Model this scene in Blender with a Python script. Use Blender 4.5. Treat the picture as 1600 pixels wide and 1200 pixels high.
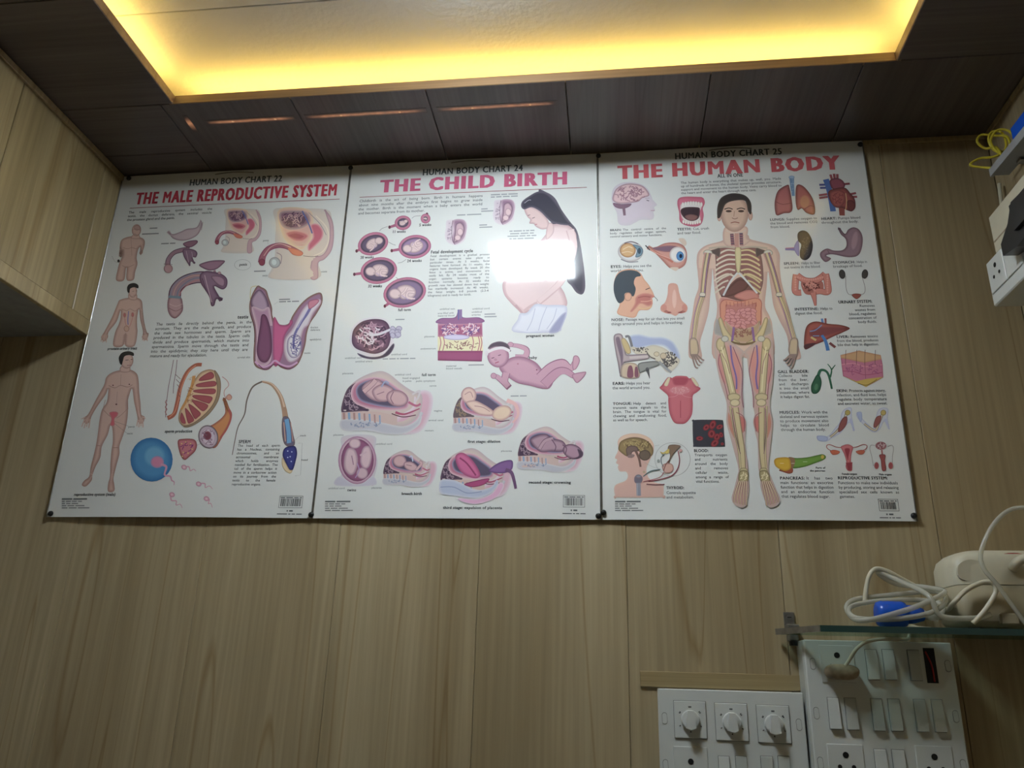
import bpy, math, random
from mathutils import Vector, Matrix
from mathutils.geometry import tessellate_polygon

for o in list(bpy.data.objects):
    bpy.data.objects.remove(o)
SC = bpy.context.scene
COL = SC.collection
ZO = 1.55                       # height of the posters' lower edge above the floor

# ------------------------------------------------------------------ camera
FPX = 1261.65
PITCH, ROLL, YAW = .3494, -.0286, .1272
CP = Vector((1.0157, -1.3515, -.2517))
RM = Matrix.Rotation(YAW, 3, 'Z') @ Matrix.Rotation(PITCH, 3, 'X') @ Matrix.Rotation(ROLL, 3, 'Y')
cam = bpy.data.objects.new('camera', bpy.data.cameras.new('camera'))
COL.objects.link(cam)
r_, f_, u_ = RM.col[0], RM.col[1], RM.col[2]
cam.matrix_world = Matrix(((r_[0], u_[0], -f_[0], CP[0]), (r_[1], u_[1], -f_[1], CP[1]),
                           (r_[2], u_[2], -f_[2], CP[2] + ZO), (0, 0, 0, 1)))
cam.data.sensor_width = 36
cam.data.lens = FPX / 1600 * 36
cam.data.clip_start = .01
SC.camera = cam

# ------------------------------------------------------------------ world, exposure
w = bpy.data.worlds.new('world'); SC.world = w; w.use_nodes = True
w.node_tree.nodes['Background'].inputs[0].default_value = (.5, .55, .6, 1)
w.node_tree.nodes['Background'].inputs[1].default_value = .05
SC.view_settings.view_transform = 'Standard'
SC.view_settings.look = 'None'
SC.view_settings.gamma = 1
SC.view_settings.use_curve_mapping = False
SC.view_settings.exposure = 0.36
LAMP = 62.0                     # radiance of the ceiling panel lamp
COVE = 28.0                     # radiance of the cove strips


def px(x, y, Y=0.0):
    """photo pixel -> point on the vertical plane at depth Y (wall = 0), z measured from poster bottoms"""
    d = RM @ Vector(((x - 800) / FPX, 1, -(y - 600) / FPX))
    return CP + d * ((Y - CP[1]) / d[1])


def W(x, y, Y=0.0):
    p = px(x, y, Y); return Vector((p[0], p[1], p[2] + ZO))


# ------------------------------------------------------------------ materials
def lin(c):
    c = c / 255
    return c / 12.92 if c <= .04045 else ((c + .055) / 1.055) ** 2.4


def mat(name, col, rough=.5, metal=0, spec=.5, bump=None, coat=0, trans=0, ior=1.45, var=None):
    m = bpy.data.materials.new(name); m.use_nodes = True
    n = m.node_tree.nodes; L = m.node_tree.links
    b = n['Principled BSDF']
    b.inputs['Base Color'].default_value = (*col, 1)
    b.inputs['Roughness'].default_value = rough
    b.inputs['Metallic'].default_value = metal
    b.inputs['Specular IOR Level'].default_value = spec
    b.inputs['Coat Weight'].default_value = coat
    b.inputs['Transmission Weight'].default_value = trans
    b.inputs['IOR'].default_value = ior
    tc = n.new('ShaderNodeTexCoord')
    if var:
        no = n.new('ShaderNodeTexNoise'); no.inputs['Scale'].default_value = var[0]; no.inputs['Detail'].default_value = 4
        rp = n.new('ShaderNodeValToRGB')
        rp.color_ramp.elements[0].position = .35; rp.color_ramp.elements[1].position = .65
        rp.color_ramp.elements[0].color = (*[c * var[1] for c in col], 1); rp.color_ramp.elements[1].color = (*col, 1)
        L.new(tc.outputs['Object'], no.inputs['Vector']); L.new(no.outputs['Fac'], rp.inputs['Fac'])
        L.new(rp.outputs['Color'], b.inputs['Base Color'])
    if bump:
        no = n.new('ShaderNodeTexNoise'); no.inputs['Scale'].default_value = bump[0]; no.inputs['Detail'].default_value = 3
        bp = n.new('ShaderNodeBump'); bp.inputs['Strength'].default_value = bump[1]; bp.inputs['Distance'].default_value = bump[2]
        L.new(tc.outputs['Object'], no.inputs['Vector']); L.new(no.outputs['Fac'], bp.inputs['Height'])
        L.new(bp.outputs['Normal'], b.inputs['Normal'])
    return m


def wood(name, light, dark, along='Z', rough=.35, streak=1.0, fine=1.0):
    """printed wood-grain laminate; grain runs along the named object axis"""
    m = bpy.data.materials.new(name); m.use_nodes = True
    n = m.node_tree.nodes; L = m.node_tree.links
    b = n['Principled BSDF']; b.inputs['Roughness'].default_value = rough
    tc = n.new('ShaderNodeTexCoord'); oi = n.new('ShaderNodeObjectInfo')
    mul = n.new('ShaderNodeMath'); mul.operation = 'MULTIPLY'; mul.inputs[1].default_value = 17.3
    L.new(oi.outputs['Random'], mul.inputs[0])
    comb = n.new('ShaderNodeCombineXYZ')
    for i in range(3): L.new(mul.outputs[0], comb.inputs[i])
    add = n.new('ShaderNodeVectorMath'); add.operation = 'ADD'
    L.new(tc.outputs['Object'], add.inputs[0]); L.new(comb.outputs[0], add.inputs[1])

    def mapped(across, lengthwise):
        mp = n.new('ShaderNodeMapping')
        mp.inputs['Scale'].default_value = tuple(lengthwise if a == along else across for a in 'XYZ')
        L.new(add.outputs[0], mp.inputs['Vector']); return mp.outputs[0]

    def noise(vec, sc, det, dist=0):
        t = n.new('ShaderNodeTexNoise'); t.inputs['Scale'].default_value = sc; t.inputs['Detail'].default_value = det
        t.inputs['Distortion'].default_value = dist; L.new(vec, t.inputs['Vector']); return t.outputs['Fac']

    def ramp(fac, p0, c0, p1, c1):
        r = n.new('ShaderNodeValToRGB'); e = r.color_ramp.elements
        e[0].position = p0; e[0].color = (*c0, 1); e[1].position = p1; e[1].color = (*c1, 1)
        L.new(fac, r.inputs['Fac']); return r.outputs['Color']

    def mulc(a, b_, fac):
        x = n.new('ShaderNodeMix'); x.data_type = 'RGBA'; x.blend_type = 'MULTIPLY'; x.inputs[0].default_value = fac
        L.new(a, x.inputs[6]); L.new(b_, x.inputs[7]); return x.outputs[2]
    base = ramp(noise(mapped(9, .7), 1, 3, .6), .34, dark, .66, light)
    fineg = ramp(noise(mapped(150, 3.0), 1, 3), .3, (.78, .77, .75), .7, (1.06, 1.06, 1.06))
    vein = ramp(noise(mapped(9, .45), 1, 1, 1.2), .488, (1, 1, 1), .5, (.74, .66, .54))
    vr = vein.node.color_ramp.elements.new(.512); vr.color = (1, 1, 1, 1)
    c = mulc(base, fineg, fine); c = mulc(c, vein, .8 * streak)
    L.new(c, b.inputs['Base Color'])
    bp = n.new('ShaderNodeBump'); bp.inputs['Strength'].default_value = .12; bp.inputs['Distance'].default_value = .001
    L.new(noise(mapped(220, 5), 1, 2), bp.inputs['Height']); L.new(bp.outputs['Normal'], b.inputs['Normal'])
    return m


def emit(name, col, s):
    m = bpy.data.materials.new(name); m.use_nodes = True
    n = m.node_tree.nodes; n.remove(n['Principled BSDF'])
    e = n.new('ShaderNodeEmission'); e.inputs[0].default_value = (*col, 1); e.inputs[1].default_value = s
    m.node_tree.links.new(e.outputs[0], n['Material Output'].inputs[0]); return m


M = dict(
    wall=wood('pale_wood_laminate', (.475, .39, .245), (.35, .27, .155), 'Z', .35, 1.1, .75),
    cab=wood('cabinet_wood_laminate', (.44, .345, .185), (.31, .235, .115)),
    backing=mat('panel_joint', (.4, .33, .21), .7),
    cx=wood('dark_board_along_x', (.14, .115, .108), (.085, .067, .062), 'X', .32, .5),
    cy=wood('dark_board_along_y', (.14, .115, .108), (.085, .067, .062), 'Y', .32, .5),
    lip=wood('brown_lip_wood', (.33, .2, .1), (.2, .12, .06), 'X', .4),
    plaster=mat('white_plaster', (.8, .8, .78), .8, bump=(90, .5, .002)),
    plain=mat('painted_wall', (.5, .45, .36), .7, bump=(60, .2, .001)),
    floor=mat('grey_tile_floor', (.3, .28, .25), .4, var=(6, .85)),
    under=mat('grey_underside', (.3, .3, .29), .6, var=(40, .85)),
    sheet=mat('laminated_paper', (.78, .79, .78), .06, spec=.5),
    black=mat('black_plastic', (.012, .012, .013), .3),
    steel=mat('grey_steel', (.35, .34, .32), .35, .8, var=(60, .7)),
    white=mat('white_plastic', (.62, .64, .62), .3, bump=(400, .05, .0005)),
    offwhite=mat('grey_white_plastic', (.52, .54, .51), .35, var=(30, .9)),
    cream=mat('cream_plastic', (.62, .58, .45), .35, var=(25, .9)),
    creamdk=mat('dark_beige_plastic', (.4, .35, .24), .4, var=(25, .85)),  # darker beige of the lower body and air outlet
    plug=mat('yellowed_plug', (.42, .33, .22), .5, var=(80, .6)),
    groove=mat('groove_grey', (.22, .23, .22), .6),
    hole=mat('hole_black', (.006, .006, .006), .6),
    red=mat('red_wire_plastic', (.4, .02, .02), .4),
    blue=mat('blue_plastic', (.01, .08, .5), .25),
    yellow=mat('yellow_cable_plastic', (.6, .5, .04), .4),
    grey=mat('grey_plastic', (.3, .31, .32), .4, var=(30, .85)),
    gedge=mat('glass_edge', (.03, .065, .06), .15),
    lampglow=emit('lamp_diffuser_glow', (.86, .95, 1), LAMP),
    lampside=emit('added_side_glow', (.8, .92, 1), LAMP * .9),
    cove=emit('warm_strip_glow', (1, .66, .16), COVE),
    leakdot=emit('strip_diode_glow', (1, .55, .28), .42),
)
# strip's glow through a thin board, painted as emission: brightest along its middle line, uneven along its length
lk = bpy.data.materials.new('board_painted_glow'); lk.use_nodes = True
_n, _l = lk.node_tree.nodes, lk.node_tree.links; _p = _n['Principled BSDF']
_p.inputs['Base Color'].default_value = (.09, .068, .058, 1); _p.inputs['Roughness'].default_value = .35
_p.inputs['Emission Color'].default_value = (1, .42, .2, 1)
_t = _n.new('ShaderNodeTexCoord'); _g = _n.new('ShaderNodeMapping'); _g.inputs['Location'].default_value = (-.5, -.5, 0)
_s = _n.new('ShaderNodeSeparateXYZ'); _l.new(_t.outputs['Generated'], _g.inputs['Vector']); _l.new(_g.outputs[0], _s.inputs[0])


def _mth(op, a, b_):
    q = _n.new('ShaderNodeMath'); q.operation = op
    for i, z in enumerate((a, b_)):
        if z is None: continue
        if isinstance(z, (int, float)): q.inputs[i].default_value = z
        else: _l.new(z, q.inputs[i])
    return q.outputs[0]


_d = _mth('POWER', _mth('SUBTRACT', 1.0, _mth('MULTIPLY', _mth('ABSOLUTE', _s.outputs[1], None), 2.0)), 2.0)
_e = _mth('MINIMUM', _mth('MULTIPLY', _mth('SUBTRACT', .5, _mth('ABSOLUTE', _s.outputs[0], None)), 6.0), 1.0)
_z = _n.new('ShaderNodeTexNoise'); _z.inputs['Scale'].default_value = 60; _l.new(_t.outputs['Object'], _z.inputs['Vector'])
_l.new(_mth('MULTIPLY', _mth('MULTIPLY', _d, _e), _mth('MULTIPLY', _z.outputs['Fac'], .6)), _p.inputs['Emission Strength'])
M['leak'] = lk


def clear(name, tint, body, fac, rough):
    """thin clear plastic or glass that lets light straight through"""
    m = bpy.data.materials.new(name); m.use_nodes = True; n, L = m.node_tree.nodes, m.node_tree.links
    p = n['Principled BSDF']; p.inputs['Base Color'].default_value = (*body, 1); p.inputs['Roughness'].default_value = rough
    t = n.new('ShaderNodeBsdfTransparent'); t.inputs[0].default_value = (*tint, 1); x = n.new('ShaderNodeMixShader'); x.inputs[0].default_value = fac
    L.new(t.outputs[0], x.inputs[1]); L.new(p.outputs[0], x.inputs[2]); L.new(x.outputs[0], n['Material Output'].inputs[0]); return m


M['tube'] = clear('clear_tubing', (.93, .93, .88), (.62, .61, .54), .5, .12)
M['glass'] = clear('green_glass', (.82, .92, .88), (.25, .36, .33), .16, .04)
pm = bpy.data.materials.new('poster_print'); pm.use_nodes = True
_b = pm.node_tree.nodes['Principled BSDF']; _b.inputs['Roughness'].default_value = .06
_a = pm.node_tree.nodes.new('ShaderNodeAttribute'); _a.attribute_name = 'ink'
pm.node_tree.links.new(_a.outputs['Color'], _b.inputs['Base Color'])
M['print'] = pm


# ------------------------------------------------------------------ builders
class MB:
    def __init__(s): s.v, s.f = [], []

    def box(s, a, b, bev=0):
        x0, y0, z0 = [min(p, q) for p, q in zip(a, b)]; x1, y1, z1 = [max(p, q) for p, q in zip(a, b)]
        if bev <= 0:
            i = len(s.v)
            s.v += [(x0, y0, z0), (x1, y0, z0), (x1, y1, z0), (x0, y1, z0), (x0, y0, z1), (x1, y0, z1), (x1, y1, z1), (x0, y1, z1)]
            s.f += [tuple(i + k for k in q) for q in ((0, 3, 2, 1), (4, 5, 6, 7), (0, 1, 5, 4), (1, 2, 6, 5), (2, 3, 7, 6), (3, 0, 4, 7))]
        else:       # chamfered box
            i = len(s.v); e = bev; idx = {}
            for ix, X in ((0, x0), (1, x1)):
                for iy, Y in ((0, y0), (1, y1)):
                    for iz, Z in ((0, z0), (1, z1)):
                        sx, sy, sz = (1, -1)[ix] * e, (1, -1)[iy] * e, (1, -1)[iz] * e
                        for ax, p in (('x', (X, Y + sy, Z + sz)), ('y', (X + sx, Y, Z + sz)), ('z', (X + sx, Y + sy, Z))):
                            idx[ix, iy, iz, ax] = len(s.v); s.v.append(p)
            g = lambda *k: idx[k]
            for q in (0, 1):
                s.f.append((g(q, 0, 0, 'x'), g(q, 1, 0, 'x'), g(q, 1, 1, 'x'), g(q, 0, 1, 'x')))
                s.f.append((g(0, q, 0, 'y'), g(1, q, 0, 'y'), g(1, q, 1, 'y'), g(0, q, 1, 'y')))
                s.f.append((g(0, 0, q, 'z'), g(1, 0, q, 'z'), g(1, 1, q, 'z'), g(0, 1, q, 'z')))
                for r in (0, 1):
                    s.f.append((g(0, q, r, 'y'), g(1, q, r, 'y'), g(1, q, r, 'z'), g(0, q, r, 'z')))
                    s.f.append((g(q, 0, r, 'x'), g(q, 1, r, 'x'), g(q, 1, r, 'z'), g(q, 0, r, 'z')))
                    s.f.append((g(q, r, 0, 'x'), g(q, r, 1, 'x'), g(q, r, 1, 'y'), g(q, r, 0, 'y')))
                    for t in (0, 1): s.f.append((g(q, r, t, 'x'), g(q, r, t, 'y'), g(q, r, t, 'z')))
        return s

    def tube(s, pts, rad, n=8, caps=True):
        pts = [Vector(p) for p in pts]; rs = rad if isinstance(rad, (list, tuple)) else [rad] * len(pts)
        t0 = (pts[1] - pts[0]).normalized(); nrm = t0.orthogonal().normalized(); i0 = len(s.v)
        for k, p in enumerate(pts):
            t = (pts[min(k + 1, len(pts) - 1)] - pts[max(k - 1, 0)]).normalized()
            nrm = (nrm - t * nrm.dot(t))
            nrm = nrm.normalized() if nrm.length > 1e-6 else t.orthogonal().normalized()
            bn = t.cross(nrm)
            for j in range(n):
                a = 2 * math.pi * j / n
                s.v.append(tuple(p + (nrm * math.cos(a) + bn * math.sin(a)) * rs[k]))
        for k in range(len(pts) - 1):
            for j in range(n):
                a, b = i0 + k * n + j, i0 + k * n + (j + 1) % n
                s.f.append((a, b, b + n, a + n))
        if caps:
            s.f.append(tuple(i0 + j for j in range(n))[::-1]); e = i0 + (len(pts) - 1) * n
            s.f.append(tuple(e + j for j in range(n)))
        return s

    def prism(s, poly, axis, a, b):
        """poly = 2D points in the plane across axis ('Y': (x,z), 'Z': (x,y), 'X': (y,z)); extruded a..b"""
        i = len(s.v); n = len(poly)
        for t in (a, b):
            for p in poly:
                s.v.append((p[0], t, p[1]) if axis == 'Y' else (p[0], p[1], t) if axis == 'Z' else (t, p[0], p[1]))
        s.f += [tuple(range(i, i + n)), tuple(range(i + 2 * n - 1, i + n - 1, -1))]
        for k in range(n): s.f.append((i + k, i + (k + 1) % n, i + n + (k + 1) % n, i + n + k))
        return s

    def mesh(s, name, m, smooth=False):
        me = bpy.data.meshes.new(name); me.from_pydata([tuple(v) for v in s.v], [], s.f)
        import bmesh
        bm = bmesh.new(); bm.from_mesh(me); bmesh.ops.recalc_face_normals(bm, faces=bm.faces); bm.to_mesh(me); bm.free()
        me.materials.append(m)
        if smooth: me.polygons.foreach_set('use_smooth', [True] * len(me.polygons))
        return me

    def build(s, name, m, parent=None, loc=None, smooth=False):
        """vertices are in world space; the object's origin is put at loc (default: base centre)"""
        if loc is None:
            xs, ys, zs = zip(*[tuple(v) for v in s.v])
            loc = ((min(xs) + max(xs)) / 2, (min(ys) + max(ys)) / 2, min(zs))
        s.v = [(v[0] - loc[0], v[1] - loc[1], v[2] - loc[2]) for v in s.v]
        return link(name, s.mesh(name, m, smooth), loc, parent)


def link(name, data, loc=(0, 0, 0), parent=None):
    o = bpy.data.objects.new(name, data); COL.objects.link(o)
    pl = Vector((0, 0, 0))
    q = parent
    while q is not None: pl += q.location; q = q.parent
    o.parent = parent; o.location = Vector(loc) - pl
    return o


def tag(o, label, cat=None, group=None, kind=None):
    o['label'] = label
    if cat: o['category'] = cat
    if group: o['group'] = group
    if kind: o['kind'] = kind
    return o


def empty(name, loc, label, cat, group=None):
    o = bpy.data.objects.new(name, None); COL.objects.link(o); o.location = loc; o.empty_display_size = .05
    return tag(o, label, cat, group)


def struct(o, label):
    o['kind'] = 'structure'; o['label'] = label; return o


def spline(pts, closed=False, n=8):
    """Catmull-Rom through 2D or 3D tuples"""
    pts = [tuple(p) for p in pts]; N = len(pts); out = []
    for i in range(N if closed else N - 1):
        if closed: a, b, c, d = pts[i - 1], pts[i], pts[(i + 1) % N], pts[(i + 2) % N]
        else: a, b, c, d = pts[max(i - 1, 0)], pts[i], pts[i + 1], pts[min(i + 2, N - 1)]
        for k in range(n):
            t = k / n
            out.append(tuple(.5 * (2 * q + (r - p) * t + (2 * p - 5 * q + 4 * r - s) * t * t + (3 * q - p - 3 * r + s) * t ** 3)
                             for p, q, r, s in zip(a, b, c, d)))
    if not closed: out.append(pts[-1])
    return out


# ------------------------------------------------------------------ the room
CZ = .727 + ZO                  # dark ceiling
UZ = CZ + .062                  # raised white ceiling
XL, XR, YR = -.35, 1.722, -2.6
OX0, OX1, OY0, OY1 = .225, 1.497, -1.25, -.213      # opening of the tray


def slab(name, a, b, m, label):
    return struct(MB().box(a, b).build(name, m), label)


slab('floor', (XL - .1, YR - .1, -.1), (XR + .1, .1, 0), M['floor'], 'grey floor of the small room')
back = slab('wall_back', (XL - .1, .007, 0), (XR + .1, .1, UZ + .1), M['backing'], 'wall clad in pale wood-grain panels behind the charts')
wl = slab('wall_left', (XL - .1, YR, 0), (XL, .007, UZ + .1), M['plain'], 'left wall below the overhead cabinet')
wr = slab('wall_right', (XR + .007, YR, 0), (XR + .1, .007, UZ + .1), M['backing'], 'right wall clad in pale wood-grain panels')
slab('wall_rear', (XL - .1, YR - .1, 0), (XR + .1, YR, UZ + .1), M['plain'], 'plain wall behind the viewer')
# wall panels: one shared mesh, bevelled edges give the grooves
PW = .2445
pan = MB().box((.0003, 0, 0), (PW - .0003, .0069, CZ - .002), .0008).mesh('panel', M['wall'])
x = .062 - 2 * PW
while x < XR - .01:
    if x + PW > XR:
        o = MB().box((x + .0003, 0, 0), (XR, .0069, CZ - .002), .0008).build('panel', M['wall'], back, (x, 0, 0))
    else:
        o = link('panel', pan, (x, 0, 0), back)
    x += PW
panr = MB().box((0, -PW + .0007, 0), (.0069, -.0007, CZ - .002), .0008).mesh('panel', M['wall'])
for k in range(10): link('panel', panr, (XR, -k * PW - .0005, 0), wr)

# dark ceiling boards around the tray
ceil = slab('ceiling', (XL, YR, UZ + .02), (XR, 0, UZ + .1), M['plain'], 'dark wood board ceiling around a raised white tray')


def board(x0, x1, y0, y1, m):
    MB().box((x0 + .0006, y0 + .0006, CZ), (x1 - .0006, y1 - .0006, CZ + .009), .001).build('board', M[m], ceil)


xs = [.199, .448, .699, .948, 1.197, 1.446, XR]
for a, b in zip(xs[:-1], xs[1:]): board(a, b, OY1, 0, 'cy')
ys = [0, -.07, OY1, -.463, -.713, -.963, OY0]
for a, b in zip(ys[:-1], ys[1:]):
    board(XL, .199 if a > OY1 else OX0, b, a, 'cx')
    if a <= OY1: board(OX1, XR, b, a, 'cx')
for k in range(8): board(XL + k * (XR - XL) / 8, XL + (k + 1) * (XR - XL) / 8, YR, OY0, 'cy')
for a, b_ in (((XL, OY1, 0), (XR, 0, 0)), ((XL, OY0, 0), (OX0 - .009, OY1 - .0002, 0)), ((OX1 + .009, OY0, 0), (XR, OY1 - .0002, 0)), ((XL, YR, 0), (XR, OY0 - .0002, 0))):
    y_ = OY1 + .009 if a[1] == OY1 else a[1]
    MB().box((a[0], y_, CZ + .0092), (b_[0], b_[1], CZ + .0118)).build('light_leak_cover', M['plain'], ceil)  # unseen cover added above the boards to stop cove light leaking through
# raised ceiling in two sheets with a fine joint, and its hidden side returns
jy = -.3637
up = slab('ceiling_upper', (XL, YR, UZ + .006), (XR, 0, UZ + .019), M['plaster'], 'raised white textured ceiling of the tray')
MB().box((XL, jy + .0008, UZ), (XR, -.02, UZ + .006), .001).build('plaster_sheet', M['plaster'], up)
MB().box((XL, OY0 - .2, UZ), (XR, jy - .0008, UZ + .006), .001).build('plaster_sheet', M['plaster'], up)
# lip around the opening
T, H = .008, .019
for i, (a, b, mm) in enumerate((((OX0, OY1, 0), (OX1, OY1 + T, H), 'lip'), ((OX0 - T, OY0, 0), (OX0, OY1 + T, H), 'lip'),
                                ((OX1, OY0, 0), (OX1 + T, OY1 + T, H), 'lip'), ((OX0, OY0 - T, 0), (OX1, OY0, H), 'lip'))):
    struct(MB().box((a[0], a[1], CZ + .0005), (b[0], b[1], CZ + b[2]), .001).build('trim_%d' % (i + 1), M[mm]),
           ['brown wooden lip along the tray edge nearest the charts', 'brown wooden lip along the left tray edge',
            'brown wooden lip along the right tray edge', 'brown wooden lip along the rear tray edge'][i])
struct(MB().box((XL + .36, -.003, CZ - .011), (XR - .002, -.0002, CZ - .0008), .0008).build('trim_5', M['cab']),
       'thin wooden bead where panelled wall meets dark ceiling')
struct(MB().box((XR - .004, -1.5, CZ - .012), (XR - .0002, -.004, CZ - .0008), .0008).build('trim_6', M['cab']),
       'thin wooden bead along the top of the right wall')
# warm strips lying behind the lip
for lab, a, b in (('front', (OX0 + .01, OY1 + .030, 0), (OX1 - .01, OY1 + .038, 0)), ('left', (OX0 - .038, OY0, 0), (OX0 - .030, OY1 - .01, 0)),
                  ('right', (OX1 + .030, OY0, 0), (OX1 + .038, OY1 - .01, 0))):
    t = empty('led_strip', ((a[0] + b[0]) / 2, (a[1] + b[1]) / 2, CZ + .0119),
              {'front': 'warm yellow light strip hidden behind the tray lip nearest the charts', 'left': 'warm yellow light strip hidden behind the left tray lip',
               'right': 'warm yellow light strip hidden behind the right tray lip'}[lab], 'light strip', 'warm strips in the ceiling tray')
    MB().box((a[0], a[1], CZ + .0119), (b[0], b[1], CZ + .0129)).build('strip_base', M['white'], t)
    MB().box((a[0] + .001, a[1] + .001, CZ + .0129), (b[0] - .001, b[1] - .001, CZ + .0152)).build('diode_line', M['cove'], t)
# emissive patches under the boards, for a strip glowing through them
g = empty('glowing_strip', (.6, -.156, CZ), 'dim orange line of light showing through the dark boards above the charts', 'light strip')
for a, b in ((.262, .437), (.457, .690), (.709, .93)):
    s = MB().box((a, -.1635, CZ - .0004), (b, -.1490, CZ + .0002)).build('lit_stretch', M['leak'], g)
    for q in (.3, .78): MB().box((a + (b - a) * q - .002, -.1578, CZ - .0006), (a + (b - a) * q + .002, -.1542, CZ - .00045)).build('diode', M['leakdot'], s)
MB().prism([(.225, -.18), (.235, -.18), (.233, -.132), (.223, -.132)], 'Z', CZ - .0004, CZ + .0002).build('lit_stretch', M['leak'], g)

# ceiling lamp (reflected in the middle chart)
lx, ly = .823, -.538
lamp = empty('ceiling_lamp', (lx, ly, UZ), 'square cool white panel lamp on the raised ceiling', 'lamp')
MB().box((lx - .105, ly - .089, UZ - .004), (lx + .105, ly + .089, UZ - .0005), .002).build('base_plate', M['white'], lamp)
MB().box((lx - .101, ly - .085, UZ - .0100), (lx + .101, ly + .085, UZ - .0042)).build('added_glow_rim', M['lampside'], lamp)  # glowing rim added to whiten the raised ceiling round the lamp
MB().box((lx - .1035, ly - .087, UZ - .014), (lx + .1035, ly + .087, UZ - .0102)).build('diffuser', M['lampglow'], lamp)

# overhead cabinet on the left
cab = empty('overhead_cabinet', (-.17, -.7, .358 + ZO), 'pale wood-grain overhead cabinet on the left wall under the dark ceiling', 'cabinet')
MB().box((XL + .002, -1.6, ZO + .372), (-.0075, -.001, CZ - .002)).build('carcass', M['backing'], cab)
yy = [-.0012, -.061, -.061 - .2445, -.55, -.7945, -1.039, -1.2835, -1.6]
for a, b in zip(yy[:-1], yy[1:]):
    MB().box((-.0072, b + .0009, ZO + .388), (0, a - .0009, CZ - .014), .0012).build('front_panel', M['cab'], cab)
MB().box((-.007, -1.6, CZ - .0135), (.004, -.001, CZ - .0012), .001).build('top_bead', M['cab'], cab)
MB().box((-.0085, -1.6, ZO + .358), (.002, -.001, ZO + .3875), .001).build('edge_strip', M['cab'], cab)
MB().box((XL + .002, -1.6, ZO + .3605), (-.0088, -.001, ZO + .3715)).build('underside_board', M['under'], cab)

# ------------------------------------------------------------------ posters: sheets and print
PH = .7235
PX = [0.0, .5, 1.0]


def surf(x, z):
    """depth of the sheets' front face: pinned at the corners, bellying a little top and bottom"""
    k = 0 if x < .5 else 1 if x < 1 else 2
    u = min(max((x - k * .5) / .5, 0), 1); v = min(max(z / PH, 0), 1)
    s = math.sin(math.pi * u)
    return -.0050 - .0055 * s * (1 - v) ** 5 - .0030 * s * v ** 7 - .0007 * math.sin(2 * math.pi * u + k) * v * (1 - v)


SH = [205, 212, 208]


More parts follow.
